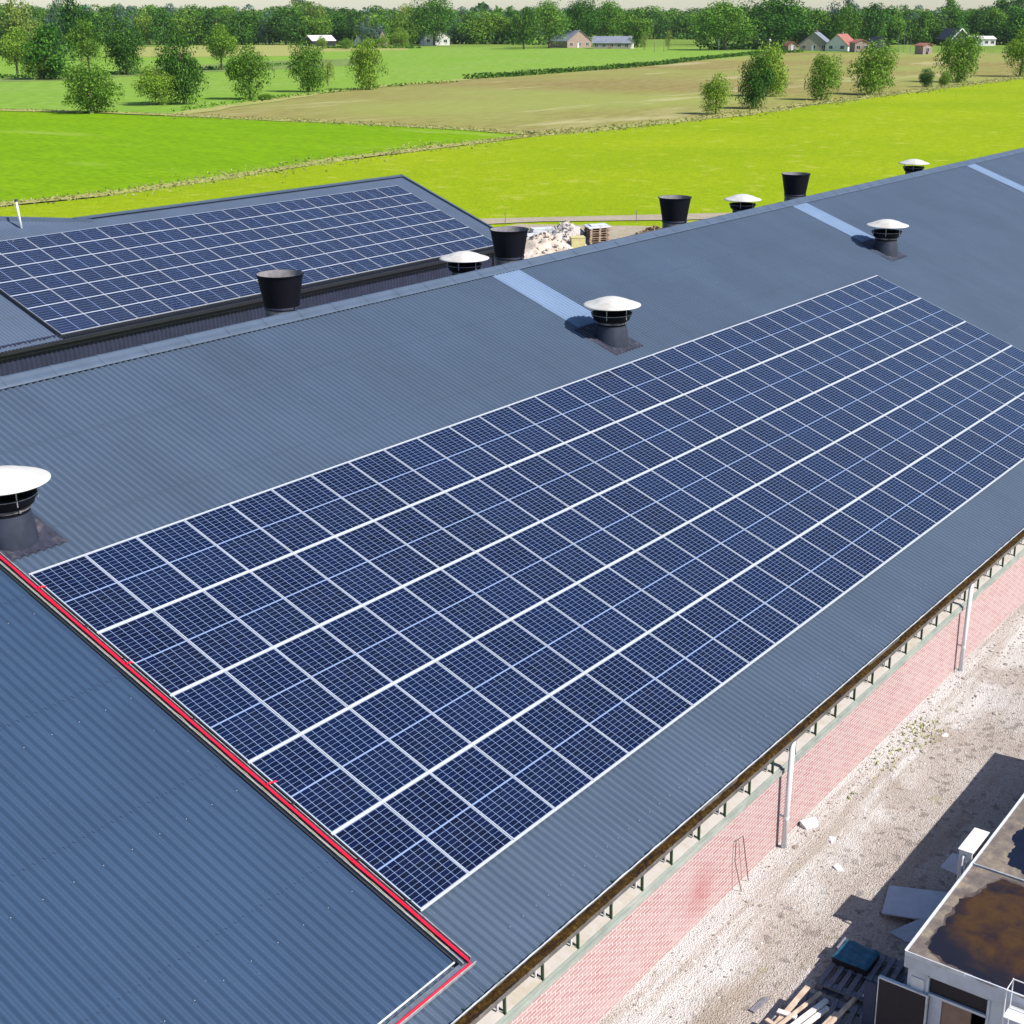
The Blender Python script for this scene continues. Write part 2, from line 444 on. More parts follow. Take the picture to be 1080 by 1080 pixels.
# foliage: every leaf clump gets its own tone
def leaf_mat(name, a0, a1, a2):
    a = N(name)
    gi = a.n('ShaderNodeNewGeometry'); oi = a.n('ShaderNodeObjectInfo')
    k = a.ramp(gi.outputs['Random Per Island'], [(0, a0), (.55, a1), (1, a2)])
    hv = a.n('ShaderNodeHueSaturation'); a.L(k, hv.inputs['Color'])
    mr = a.n('ShaderNodeMapRange'); a.L(oi.outputs['Random'], mr.inputs[0]); mr.inputs[3].default_value = .75; mr.inputs[4].default_value = 1.3
    mh = a.n('ShaderNodeMapRange'); a.L(oi.outputs['Random'], mh.inputs[0]); mh.inputs[3].default_value = .52; mh.inputs[4].default_value = .49
    a.L(mr.outputs[0], hv.inputs['Value']); a.L(mh.outputs[0], hv.inputs['Hue'])
    a.color(hv.outputs[0]); a.set(.7, .10)
    tr = a.n('ShaderNodeBsdfTranslucent'); a.L(hv.outputs[0], tr.inputs[0])
    ms = a.n('ShaderNodeMixShader'); ms.inputs[0].default_value = .25
    a.L(a.b.outputs[0], ms.inputs[1]); a.L(tr.outputs[0], ms.inputs[2]); a.L(ms.outputs[0], a.out.inputs[0])
    return a.mat
MT['leaf'] = leaf_mat('fresh_green_leaves', (.055, .130, .012), (.140, .260, .024), (.29, .43, .06))
MT['leaf_dark'] = leaf_mat('dark_green_leaves', (.016, .062, .012), (.050, .130, .018), (.13, .25, .035))
MT['leaf_yellow'] = leaf_mat('yellow_green_leaves', (.13, .19, .03), (.22, .29, .05), (.32, .38, .09))
MT['leaf_blue'] = leaf_mat('blue_green_leaves', (.06, .13, .085), (.11, .20, .13), (.18, .28, .18))
MT['leaf_wood'] = leaf_mat('mid_green_leaves', (.030, .105, .012), (.090, .205, .022), (.20, .36, .05))
MT['bark'] = simple('bark', (.14, .11, .085), .9, .1, .3, 8)

# houses
MT['thatch_grey'] = simple('blue_grey_roof_tile', (.20, .22, .27), .7, .3, .15, .6)
MT['tile_red'] = simple('red_roof_tile', (.34, .13, .10), .7, .3, .2, .8)
MT['tile_dark'] = simple('dark_roof_tile', (.045, .05, .075), .6, .3, .2, .6)
MT['wall_white'] = simple('white_plaster', (.72, .70, .68), .7, .2, .06, .7)
MT['wall_pink'] = simple('pink_brick_wall', (.33, .24, .20), .8, .2, .12, 1)
MT['wall_tan'] = simple('tan_brick_wall', (.33, .30, .25), .8, .2, .12, 1)
MT['metal_white'] = simple('white_metal_roof', (.75, .72, .70), .5, .3, .05, .4)
MT['glass'] = simple('window_glass', (.03, .035, .045), .1, .6, .1)

# ------------------------------------------------------------------ setting: ground and fields
def structure(o): o['kind'] = 'structure'; return o
def sheet(name, pts, z, mat):
    m = MB(); m.poly([(p[0], p[1], z) for p in pts]); o = m.build(name, mat); structure(o)
    if o.data.polygons[0].normal.z < 0: o.data.flip_normals()
    return o
def from_px(pts): return [G(x, y) for x, y in pts]
g = MB(); g.poly([(-3000, -3000, 0), (11000, -3000, 0), (11000, 11000, 0), (-3000, 11000, 0)])
structure(g.build('ground', MT['grass_far']))
sheet('mid_field', from_px([(-150, 60), (-150, 121), (97, 121), (190, 125), (330, 101), (420, 92), (500, 85), (640, 75), (760, 62), (840, 54), (840, 50), (540, 50), (330, 50), (100, 50)]), .03, MT['mid_field'])
sheet('rough_grass_band', from_px([(-100, 88), (0, 87), (70, 85), (150, 80), (250, 75), (330, 72), (400, 67), (400, 62), (330, 63), (250, 66), (150, 73), (60, 79), (0, 80), (-100, 80)]), .06, MT['rough_band'])
sheet('rough_grass_strip', from_px([(140, 50), (300, 47), (360, 50), (430, 50), (430, 53), (330, 55), (320, 59), (200, 60), (140, 60)]), .06, MT['verge'])
sheet('ploughed_field', from_px([(190, 122), (250, 112), (340, 99), (420, 90), (500, 83), (640, 73), (745, 63), (830, 56), (1080, 56), (1250, 53), (1250, 60), (1080, 81), (900, 105), (760, 123), (640, 136), (560, 142), (470, 135), (330, 128)]), .06, MT['brown'])
sheet('vivid_field', from_px([(-200, 105), (0, 114), (97, 120), (190, 124), (330, 129), (470, 136), (560, 142), (500, 152), (360, 168), (190, 194), (100, 207), (0, 217), (-200, 245)]), .08, MT['bright'])
sheet('pasture', [(-60, -60), (900, -60)] + [tuple(G(x, y)[:2]) for x, y in ((1300, 54), (1080, 81), (900, 104), (760, 123), (640, 136), (548, 147), (470, 157), (360, 171), (190, 197), (100, 210), (0, 220))] + [(-60, 60)], .10, MT['pasture'])
def strip(name, line, w0, z, mat, seed):
    """an uneven band of dry grass along a field edge"""
    r = random.Random(seed); P = []
    L = [G(x, y) for x, y in line]; out = []
    for a_, b_ in zip(L, L[1:]):
        n_ = max(2, int((b_ - a_).length / 4))
        out += [a_.lerp(b_, i / n_) for i in range(n_)]
    out.append(L[-1])
    lo, hi = [], []
    for i, p in enumerate(out):
        d = (out[min(i + 1, len(out) - 1)] - out[max(i - 1, 0)]).normalized(); q = Vector((-d.y, d.x, 0))
        wv = w0 * (.55 + .9 * noise.noise(Vector((i * .31, seed, 0))) + .35 * r.random())
        lo.append((p.x - q.x * wv, p.y - q.y * wv, z)); hi.append((p.x + q.x * w0 * (.6 + .6 * r.random()), p.y + q.y * w0 * (.6 + .6 * r.random()), z))
    m = MB(); m.grid([lo, hi]); return structure(m.build(name, mat))
strip('dry_grass_verge', [(-150, 238), (0, 217), (100, 208), (190, 195), (360, 169), (470, 155), (560, 144), (640, 137)], 1.5, .12, MT['verge'], 1)
strip('dry_grass_verge', [(190, 123), (330, 129), (470, 136), (560, 142)], 1.6, .14, MT['verge'], 2)
strip('dry_grass_verge', [(560, 142), (640, 137), (760, 124), (900, 105), (1080, 82), (1250, 60)], 2.0, .14, MT['verge'], 3)
strip('dry_grass_verge', [(190, 121), (340, 98), (420, 90), (495, 84)], 2.6, .12, MT['verge'], 4)
strip('dry_grass_verge', [(0, 117), (97, 119), (190, 123)], 1.6, .16, MT['verge'], 5)
VERGES = [([(0, 217), (100, 208), (190, 195), (360, 169), (470, 155), (560, 144), (640, 137)], 1.9, 26, .13), ([(190, 123), (330, 129), (470, 136), (560, 142)], 1.7, 20, .16), ([(560, 142), (640, 137), (760, 124), (900, 105), (1080, 82), (1250, 60)], 2.2, 12, .20), ([(0, 116), (97, 119), (190, 122)], 1.6, 16, .16)]
# yard north of the long barn and the farm track
sheet('sandy_yard', [(28, 27.6), (28, 33), (47, 33), (52, 41), (61, 52), (69.2, 51.5), (73.8, 43), (73, 34), (90, 27.6)], .13, MT['track'])
sheet('farm_track', [(66, 54.5), (71, 50.8), (78, 42.5), (100, 22), (101.5, 23.5), (80, 45.0), (72.6, 52.4), (68, 57)], .16, MT['track'])
# gravel yard south of the barn
def yard_z(x, y):
    h = .05 * noise.noise(Vector((x * .5, y * .5, 0))) + .025 * noise.noise(Vector((x * 1.7, y * 1.7, 3)))
    bank = max(0, 1 - abs(y + 1.6) / 1.1) * (.06 + .05 * noise.noise(Vector((x * .8, 5, 0))))
    return .20 + h * min(1, max(0, (-1.2 - y))) + bank
P = []
y = -1.0
ys = []
while y > -22: ys.append(y); y -= .18 if y > -6 else .8
xs = [-14 + i * .22 for i in range(330)]
g = MB(); g.grid([[(x, yy_, yard_z(x, yy_)) for x in xs] for yy_ in reversed(ys)])
structure(g.build('gravel_yard', MT['gravel'], smooth=True))
# loose stones
g = MB(); r = random.Random(3)
ico = [(0, 0, 1), (.89, 0, .45), (.28, .85, .45), (-.72, .53, .45), (-.72, -.53, .45), (.28, -.85, .45), (.72, .53, -.2), (-.28, .85, -.2), (-.89, 0, -.2), (-.28, -.85, -.2), (.72, -.53, -.2)]
icf = [(0, 1, 2), (0, 2, 3), (0, 3, 4), (0, 4, 5), (0, 5, 1), (1, 6, 2), (2, 7, 3), (3, 8, 4), (4, 9, 5), (5, 10, 1), (6, 7, 2), (7, 8, 3), (8, 9, 4), (9, 10, 5), (10, 6, 1)]
for i in range(6500):
    x = r.uniform(1, 34) ** 1.0; t = r.random()
    yy_ = -1.3 - abs(r.gauss(0, .8)) if t < .45 else r.uniform(-5.2, -1.3)
    s_ = (.008 + .022 * r.random() ** 3) * (1.0 + x * .02)
    if r.random() < .03: s_ *= r.uniform(1.5, 3.2)
    b0 = len(g.v); zz = yard_z(x, yy_); a_ = r.uniform(0, 6.28); fx, fy, fz = r.uniform(.7, 1.4), r.uniform(.6, 1.1), r.uniform(.35, .8)
    for p in ico:
        j = r.uniform(.8, 1.2); px_, py_ = p[0] * fx * s_ * j, p[1] * fy * s_ * j
        g.v.append((x + px_ * math.cos(a_) - py_ * math.sin(a_), yy_ + px_ * math.sin(a_) + py_ * math.cos(a_), zz + p[2] * fz * s_))
    for f_ in icf: g.f.append(tuple(b0 + q for q in f_)); g.m.append(0)
tag(g.build('loose_gravel', MT['stone']), 'pale loose gravel and rubble scattered over the yard beside the brick wall', 'gravel', kind='stuff')

# ------------------------------------------------------------------ long barn
def RP(X, s, off=0.0):
    """point on the front slope: s metres up the slope from the array's lower edge"""
    return Vector((X, s * CA - off * SA, s * SA + off * CA + ZG))
PITCH = .1477
def corr(m, X0, X1, ss, off, amp=.028, y0=None, mirror=None, seg=8, pitch=PITCH, base=None, mid=None):
    """corrugated sheet, ridges running up the slope; sheets lap every few metres"""
    n = int((X1 - X0) / pitch * seg)
    def pt(X, s, o):
        if mid is None: return RP(X, s, o)
        return mid(X, s, o)
    for a_, b_ in zip(ss, ss[1:]):
        rows = [[], []]
        for i in range(n + 1):
            X = X0 + i * pitch / seg
            o = off - amp + amp * math.cos(2 * math.pi * X / pitch)
            rows[0].append(pt(X, a_, o + .008)); rows[1].append(pt(X, b_ + .02, o))
        m.grid(rows)
barn = empty('long_barn', (30, 12.9, 0), 'long dark blue-grey corrugated roofed barn with pale red brick wall along the gravel', 'barn')
S_R = 13.85
XE = 95.0
XW = -14.0
m = MB()
corr(m, XW, -.22, [-1.45, 1.0], -.10)
corr(m, -.22, XE, [-1.45, .55, 2.8, 5.05, 7.3, 9.55, 11.8, S_R], -.10)
m.cm = 1
def screws(m, X0, X1, step, slist, off, zfun=RP):
    for s in slist:
        X = X0
        while X < X1:
            c = zfun(X, s, off)
            q = .008
            m.obox(c, (1, 0, 0), (0, CA, SA), (0, -SA, CA), q, q, .012)
            X += step
screws(m, 5 * PITCH * 2 - .64 + .0, 40, PITCH * 2, [-.935], -.094)
roof = m.build('roof', [MT['roof'], MT['screw']], barn, smooth=True, world=True)
# rear slope
YR = S_R * CA + .10 * SA
ZR = S_R * SA - .10 * CA + ZG
def RR(X, s, off=0.0):   # rear slope, s measured down from the ridge
    return Vector((X, YR + s * CA + off * SA, ZR - s * SA + off * CA))
m = MB(); corr(m, -.22, XE, [0, 5, 10, 15.2], 0, mid=RR, seg=4)
m.build('rear_roof', MT['roof'], barn, smooth=True, world=True)
# ridge cap with rounded top and short scalloped skirt
m = MB(); prof = []
for s_, o_ in ((.27, .012), (.25, .035), (.14, .04), (.08, .062), (.03, .088), (0, .096)): prof.append(RP(0, S_R - s_, -.10 + o_))
for s_, o_ in ((.03, .088), (.08, .062), (.14, .04), (.25, .035), (.27, .012)): prof.append(RR(0, s_, o_))
X = -.22
while X < XE:
    x1 = X + 1.1
    rows = [[(X + .006, p.y, p.z) for p in prof], [(x1 - .012, p.y, p.z) for p in prof]]
    m.grid(rows)
    rows = [[(x1 - .04, p.y, p.z + .010) for p in prof], [(x1 + .03, p.y, p.z + .010) for p in prof]]
    m.grid(rows)
    X = x1
m.build('ridge_cap', MT['ridge'], barn, smooth=True, world=True)
# near raised roof section (left of the cable tray)
m = MB()
corr(m, -16.2, -.30, [-.85, 1.4, 3.65, 5.9, 8.15, 10.4, 12.65, S_R + .12], 0.0)
m.cm = 1
screws(m, -.517 - 30 * .4431, -.35, .4431, [.81, 3.1, 5.4, 7.7], .006)
m.build('raised_roof', [MT['roof_near'], MT['screw']], barn, smooth=True, world=True)
m = MB()
m.obox(RP(-.275, 6.4, -.045), (1, 0, 0), (0, CA, SA), (0, -SA, CA), .03, 14.52, .115)
m.build('roof_step_trim', MT['trim_dark'], barn, world=True)
m = MB()
m.obox(RP(-8.26, -.862, .004), (1, 0, 0), (0, CA, SA), (0, -SA, CA), 15.93, .022, .014)
m.build('roof_edge_trim', MT['trim_white'], barn, world=True)
# skylights
for X in (17.78, 35.46, 53.3, 71.0):
    m = MB(); corr(m, X, X + 1.17, [10.55, S_R - .2], -.088, seg=8)
    m.build('skylight', MT['skylight'], barn, smooth=True, world=True)
# brick wall
m = MB(); m.box(XW, XE, -1.25, -1.0, -.2, 1.73); bw = m.build('brick_wall', MT['brick'], barn)
bw.location = -Vector(barn.location)
m = MB()
m.box(XW, XE, -1.30, -.9, 1.73, 1.82); m.box(XW, XE, -1.262, -.9, 1.8205, 1.845)
m.build('wall_beam', MT['lintel'], barn, world=True)
m = MB(); m.box(XW, XE, -.86, -.8, 1.845, 2.52); m.build('inner_wall', MT['opening'], barn, world=True)
m = MB(); m.poly([(XE, -1.2, 0), (XE, 27, 0), (XE, 27, 2.6), (XE, YR, ZR - .12), (XE, -1.2, 2.5)]); m.box(-.2, XE, 26.4, 26.6, 0, 2.6)
m.poly([(XW, -1.2, 0), (XW, 27, 0), (XW, 27, 2.6), (XW, YR, ZR - .12), (XW, -1.2, 2.5)])
m.build('end_wall', MT['brick'], barn, world=True)
# window bays: sill, post, frame
def make_bay(X):
    f_ = MB()
    f_.hexa([(X + .03, -1.235, 1.85), (X + .815, -1.235, 1.85), (X + .815, -.87, 1.89), (X + .035, -.87, 1.89), (X + .03, -1.235, 1.868), (X + .815, -1.235, 1.868), (X + .815, -.87, 1.925), (X + .035, -.87, 1.925)])
    wo = f_.build('window', MT['sill'], barn, world=True, bevel=0)
    fr = MB(); fr.box(X + .775, X + .80, -1.16, -1.135, 1.91, 2.5); fr.box(X + .04, X + .775, -.90, -.872, 1.93, 1.97)
    fr.box(X + .70, X + .775, -1.155, -1.14, 2.17, 2.5)
    o = fr.build('window_frame', MT['trim_white'], wo); o.location = (0, 0, 0); o.data.transform(Matrix.Translation(-Vector(barn.location)))
    return wo
for i in range(-6, 46):
    X = .203 + .8466 * i
    make_bay(X)
    m = MB(); m.box(X - .014, X + .014, -1.245, -1.205, 1.847, 2.5)
    m.build('window_post', MT['green'], barn, world=True)
# gutter
m = MB()
prof = [(-1.372, 2.60), (-1.372, 2.475), (-1.40, 2.435), (-1.49, 2.435), (-1.515, 2.475), (-1.515, 2.535), (-1.507, 2.538), (-1.503, 2.48), (-1.49, 2.45), (-1.41, 2.45), (-1.386, 2.48), (-1.386, 2.60)]
m.grid([[(x_, p[0], p[1]) for p in prof] for x_ in (XW, 20, 45, XE)])
gut = m.build('gutter', MT['gutter'], barn, world=True)
m = MB(); rows = [[], [], [], []]
X = XW
r = random.Random(5)
while X < 60:
    z0 = 2.535 + .02 * noise.noise(Vector((X * 6, 0, 0)))
    dip = -.045 if (noise.noise(Vector((X * .45, 9, 0))) > .22) else 0
    for k, (y_, dz) in enumerate(((-1.384, .045), (-1.43, .050), (-1.475, .030), (-1.512, .004))):
        rows[k].append((X, y_, z0 + dz + dip + .018 * noise.noise(Vector((X * 22, k * 3, 0)))))
    X += .05
m.grid(rows[::-1])
mo = m.build('gutter_moss', MT['moss'], gut, smooth=True); mo.data.transform(Matrix.Translation(-Vector(barn.location)))
# white ragged lip of foam between sheets and gutter
m = MB(); rows = [[], [], [], []]; X = XW
while X < 60:
    z_ = 2.598 + .010 * noise.noise(Vector((X * 3.1, 0, 2))) + .008 * noise.noise(Vector((X * 17, 0, 5))); hh = .006 + .012 * abs(noise.noise(Vector((X * 2.3, 7, 1))))
    for k, (y_, zz) in enumerate(((-1.366, z_), (-1.366, z_ + hh), (-1.384, z_ + hh), (-1.384, z_ - .01))): rows[k].append((X, y_, zz))
    X += .09
m.grid(rows)
m.build('gutter_seal', MT['trim_white'], barn, world=True)
# downpipes
for X in (8.12, 16.87, 25.6, 34.4):
    m = MB()
    m.tube([(X, -1.445, 2.45), (X, -1.375, .08)], .050, 14)
    p_ = m.build('downpipe', MT['white_pvc'], barn, smooth=True, world=True)
    m = MB(); m.tube([(X, -1.398, .84), (X, -1.40, .89)], .056, 14); m.box(X - .02, X + .02, -1.34, -1.245, .86, .885)
    q_ = m.build('pipe_collar', MT['white_pvc'], p_, smooth=False); q_.data.transform(Matrix.Translation(-Vector(barn.location)))

# ------------------------------------------------------------------ solar panels
def make_panel():
    root = empty('solar_panel')
    m = MB(); W_, H_, t, b = 1.008, 1.684, .035, .0135
    for x0, x1, y0, y1 in ((-W_ / 2, W_ / 2, -H_ / 2, -H_ / 2 + b), (-W_ / 2, W_ / 2, H_ / 2 - b, H_ / 2), (-W_ / 2, -W_ / 2 + b, -H_ / 2 + b, H_ / 2 - b), (W_ / 2 - b, W_ / 2, -H_ / 2 + b, H_ / 2 - b)):
        m.box(x0, x1, y0, y1, -t, 0)
    m.build('frame', MT['alu'], root)
    m = MB(); m.box(-W_ / 2 + b, W_ / 2 - b, -H_ / 2 + b, H_ / 2 - b, -.012, -.004)
    m.build('cell_sheet', MT['cells'], root)
    return root
def ordw(n):
    u = ['', 'first', 'second', 'third', 'fourth', 'fifth', 'sixth', 'seventh', 'eighth', 'ninth', 'tenth', 'eleventh', 'twelfth', 'thirteenth', 'fourteenth', 'fifteenth', 'sixteenth', 'seventeenth', 'eighteenth', 'nineteenth']
    if n < 20: return u[n]
    if n == 20: return 'twentieth'
    if n == 30: return 'thirtieth'
    return ('twenty-' if n < 30 else 'thirty-') + u[n % 10]
proto = make_panel()
first = True
A1 = 1.71227
rows_n = ['bottom', 'lower', 'middle', 'upper', 'top']
Rx = Matrix.Rotation(AL, 4, 'X')
pr_ = random.Random(11)
for j in range(5):
    for i in range(32):
        o = proto if first else copy_tree(proto)
        first = False
        c = RP((i + .5) * 1.02, (j + .5) * A1, 0)
        Rj = Rx @ Matrix.Rotation(pr_.gauss(0, .0022), 4, 'X') @ Matrix.Rotation(pr_.gauss(0, .0022), 4, 'Y')
        o.matrix_world = Matrix.Translation(c) @ Rj
        tag(o, f'solar panel in the {rows_n[j]} row on the near roof, {ordw(i + 1)} from the red cable', 'solar panel', 'solar panels on the near barn roof')
# white mounting rails between the rows and dark rails below
m = MB()
for j in range(0, 6):
    c = RP(16.32, j * A1, -.012)
    m.obox(c, (1, 0, 0), (0, CA, SA), (0, -SA, CA), 32.66, .044 if 0 < j < 5 else .024, .020)
m.build('panel_rail', MT['alu'], barn, world=True)
m = MB()
for j in range(5):
    for k in (.3, .7):
        m.obox(RP(16.3, (j + k) * A1, -.065), (1, 0, 0), (0, CA, SA), (0, -SA, CA), 32.8, .045, .05)
m.build('mounting_rail', MT['black_rail'], barn, world=True)

# ------------------------------------------------------------------ cable tray with the red cable
tray = empty('cable_tray', RP(-.15, 4, 0), 'narrow galvanised tray with a bright red cable bent round the roof step', 'cable tray')
m = MB()
for a_, b_ in ((-.215, -.204), (-.062, -.052)):
    m.obox(RP((a_ + b_) / 2, 5.75, -.03), (1, 0, 0), (0, CA, SA), (0, -SA, CA), b_ - a_, 13.4, .07)
m.obox(RP(-6.9, -1.035, -.03), (1, 0, 0), (0, CA, SA), (0, -SA, CA), 13.7, .012, .07)
m.build('tray', MT['tray'], tray, world=True)
m = MB()
m.obox(RP(-.135, 5.75, -.062), (1, 0, 0), (0, CA, SA), (0, -SA, CA), .14, 13.4, .006)
m.obox(RP(-6.9, -.965, -.062), (1, 0, 0), (0, CA, SA), (0, -SA, CA), 13.66, .135, .006)
m.build('tray_floor', MT['tray_floor'], tray, world=True)
r = random.Random(21)
m = MB()
for k, (o1, o2) in enumerate(((.0, .0), (.018, .006))):
    pts = []
    s = 12.4
    while s > -.98:
        pts.append(RP(-.115 + o1 * .9 + .007 * noise.noise(Vector((s * 1.3, k * 7, 0))), s, -.02 + o2 + .008 * noise.noise(Vector((s * 2.1, k, 4))))); s -= .12
    X = -.115
    while X > -13.5:
        pts.append(RP(X, -1.01 + o1 * .7 + .010 * noise.noise(Vector((X * 1.3, k * 5, 8))), -.03 + o2)); X -= .15
    m.tube(pts, .013, 7)
for s, e in ((8.2, .05), (2.95, .10), (6.05, .03)):
    m.tube([RP(-.1, s, .0), RP(-.04, s - .02, .02), RP(e - .03, s - .03, -.01)], .016, 6)
m.build('red_cable', MT['red'], tray, smooth=True, world=True)
m = MB()
for s in (7.1, 6.2, 4.6, 2.5, 1.2, .3):
    q = r.uniform(-.03, .03)
    m.tube([RP(-.09, s, .0), RP(-.06, s - .06, .03), RP(-.01 + q, s - .10, .01), RP(.03, s - .06, -.03)], .007, 5)
m.build('panel_lead', MT['black_cable'], tray, smooth=True, world=True)
m = MB()
m.tube([RP(-.165 + .022 * noise.noise(Vector((q * .55, 3, 0))), 12.2 - q * .11, -.03 + .006 * noise.noise(Vector((q * .8, 1, 0)))) for q in range(118)], .006, 5)
m.build('earth_lead', simple('yellow_grey_lead', (.42, .38, .20), .6, .3, .2, 20), tray, smooth=True, world=True)

# ------------------------------------------------------------------ roof vents
def flashing(m, w_, d_, tilt):
    """corrugated apron lying on the slope; local origin on the roof plane at the pipe's axis"""
    n = int(2 * w_ / PITCH * 8); rows = []
    for s_ in (-d_[0], -d_[0] * .72, d_[1]):
        row = []
        for i in range(n + 1):
            x = -w_ + i * 2 * w_ / n
            amp = .024 if s_ < -d_[0] * .8 else .008
            if s_ > 0: amp = .02
            o = .014 + amp * math.cos(2 * math.pi * x / PITCH)
            row.append((x, s_ * math.cos(tilt) - o * math.sin(tilt), s_ * math.sin(tilt) + o * math.cos(tilt)))
        rows.append(row)
    m.grid(rows)
def cap_vent(loc, label, tilt, group, base_r=.40, h=.93, rcap=.765):
    root = empty('roof_vent', loc, label, 'roof vent', group)
    m = MB(); flashing(m, .68, (.62, .80), tilt); m.build('flashing', MT['plate'], root, smooth=True)
    m = MB(); m.lathe([(base_r + .065, -.36), (base_r + .055, -.05), (base_r + .03, .18), (base_r - .02, .46)], 40)
    cone = m.build('base_collar', MT['vent_grey'], root, smooth=True)
    m = MB(); m.lathe([(base_r - .03, .455), (base_r + .005, .46), (base_r + .005, .505), (base_r - .03, .51)], 40)
    m.box(-.02, .02, -base_r - .03, -base_r + .005, .455, .51); m.box(.25, .28, -.31, -.28, .455, .50)
    m.build('clamp_ring', MT['vent_stain'], cone)
    m = MB(); m.lathe([(base_r - .025, .50), (base_r + .07, .545), (base_r + .095, .63), (base_r + .125, .66), (base_r + .14, .72), (base_r + .12, .725), (base_r + .05, .66), (base_r, .5), (base_r - .02, .3)], 40)
    m.build('intake_ring', MT['vent_black'], root, smooth=True)
    m = MB()
    for k in range(6):
        t = k * math.pi / 3 + .35; c_, s_ = math.cos(t), math.sin(t)
        m.tube([(c_ * (base_r + .13), s_ * (base_r + .13), .60), (c_ * (base_r + .13), s_ * (base_r + .13), h)], .010, 6)
    ring = [(math.cos(t / 24 * 2 * math.pi) * (base_r + .135), math.sin(t / 24 * 2 * math.pi) * (base_r + .135), .70) for t in range(25)]
    m.tube(ring, .007, 5, False)
    m.build('strut', MT['steel'], root)
    m = MB(); m.lathe([(rcap - .015, h - .02), (rcap, h - .012), (rcap, h), (rcap * .90, h + .030), (rcap * .80, h + .045), (rcap * .55, h + .125), (rcap * .28, h + .185), (.05, h + .205), (0.001, h + .205)], 48)
    m.lathe([(rcap - .015, h - .02), (rcap * .8, h + .02), (rcap * .5, h + .09), (.001, h + .15)], 48)
    m.build('cap', MT['cap_white'], root, smooth=True)
    return root
gv = 'white capped vents on the near roof slope'
for X, lab in ((.42, 'white capped dark vent beside the red cable at the left edge'), (18.12, 'white capped black vent just below the first skylight strip'), (35.8, 'white capped black vent below the second skylight, above the panels\' far corner')):
    p = RP(X, 9.7, -.11)
    cap_vent(p, lab, AL, gv)
gr_ = 'white capped vents behind the ridge'
for X, lab in ((21.2, 'white vent cap behind the ridge beside the black bucket cowl near the far barn'), (38.75, 'white vent cap behind the ridge, between two black bucket cowls before the grass'), (56.45, 'farthest white vent cap behind the ridge before the green pasture')):
    Y_ = 16.62; z_ = ZR - (Y_ - YR) * TA
    cap_vent((X, Y_, z_), lab, -AL, gr_, h=4.30 + ZG - z_)
def bucket_vent(loc, label, ztop):
    root = empty('bucket_vent', loc, label, 'roof vent', 'black bucket shaped cowls behind the ridge')
    H = ztop - loc[2]
    m = MB(); flashing(m, .7, (.7, .7), -AL); m.build('flashing', MT['plate'], root, smooth=True)
    m = MB(); m.lathe([(.46, -.3), (.455, .3), (.44, H - .80)], 40)
    m.build('base_collar', MT['vent_stain'], root, smooth=True)
    m = MB()
    t_, b_ = .612, .455
    m.lathe([(b_ - .02, H - .93), (b_ + .01, H - .92), (b_ + .005, H - .87), (b_, H - .86), (t_ - .015, H - .03), (t_ + .012, H - .03), (t_ + .016, H), (t_ - .012, H)], 48)
    m.build('cowl', MT['vent_black'], root, smooth=False)
    m = MB(); m.lathe([(t_ - .013, H - .001), (b_ - .01, H - .85), (.0, H - .85)], 48); m.build('cowl_lining', MT['inner_bucket'], root, smooth=True)
    m = MB(); m.lathe([(b_ + .012, H - .91), (b_ + .022, H - .90), (b_ + .022, H - .86), (b_ + .012, H - .85)], 40); m.box(-.03, .03, -b_ - .055, -b_ - .01, H - .96, H - .84)
    m.build('clamp_ring', MT['vent_grey'], root)
    return root
for X, lab in ((13.66, 'black bucket cowl in front of the far barn\'s solar panels, leftmost of its row'), (23.45, 'black bucket cowl at the right corner of the far barn roof'), (33.5, 'black bucket cowl right of the pallet stack, before the pasture'), (43.4, 'black bucket cowl farthest along the ridge, above the second skylight')):
    Y_ = 16.62; z_ = ZR - (Y_ - YR) * TA
    b = bucket_vent((X, Y_, z_), lab, ZR + .17)

# ------------------------------------------------------------------ far barn
X2, Y2, Z2 = 44.031, 33.383, .353 + ZG
def P2(X, s, off=0.0): return Vector((X, Y2 + s * CA - off * SA, Z2 + s * SA + off * CA))
fb = empty('far_barn', (28, 40, 0), 'dark barn behind the long one, its roof covered with landscape solar panels', 'barn')
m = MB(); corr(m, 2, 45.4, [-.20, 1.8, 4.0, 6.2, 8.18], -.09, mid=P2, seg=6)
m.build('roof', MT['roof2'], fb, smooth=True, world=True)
RY, RZ = P2(0, 8.18, -.09).y, P2(0, 8.18, -.09).z
def P3(X, s, off=0.0): return Vector((X, RY + s * CA + off * SA, RZ - s * SA + off * CA))
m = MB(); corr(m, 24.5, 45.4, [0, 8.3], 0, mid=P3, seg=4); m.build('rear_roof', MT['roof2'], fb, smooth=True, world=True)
# skewed cross roof rising to its own ridge on the left
m = MB()
n_ = int((25.3 - 2) / PITCH * 6); rows = [[], []]
for i in range(n_ + 1):
    X = 2 + i * PITCH / 6; o = -.102 - .021 + .021 * math.cos(2 * math.pi * X / PITCH)
    st = 8.16 + (25.2 - X) * .3217
    rows[0].append(P2(X, 8.1, o)); rows[1].append(P2(X, max(8.12, st + .1), o))
m.grid(rows)
cr = m.build('cross_roof', MT['roof2'], fb, smooth=True, world=True)
m = MB()
a_, b_ = P2(25.6, 8.03, 0), P2(2, 8.16 + 23.2 * .3217, 0)
d_ = Vector((0, -.10 * SA, -.16)); m.beam(a_ + d_, b_ + d_, .42, .20)
m.build('ridge_cap', MT['ridge'], cr, world=False).data.transform(Matrix.Translation(-Vector(fb.location)))
m = MB(); q0, q1 = P2(25.3, 8.13, -.2), P2(2, 8.16 + 23.2 * .3217, -.2)
m.poly([q0, q1, q1 + Vector((2.5, 8, -3.1)), q0 + Vector((1, 8, -3.1))])
m.build('rear_slope', MT['roof2'], fb, world=True)
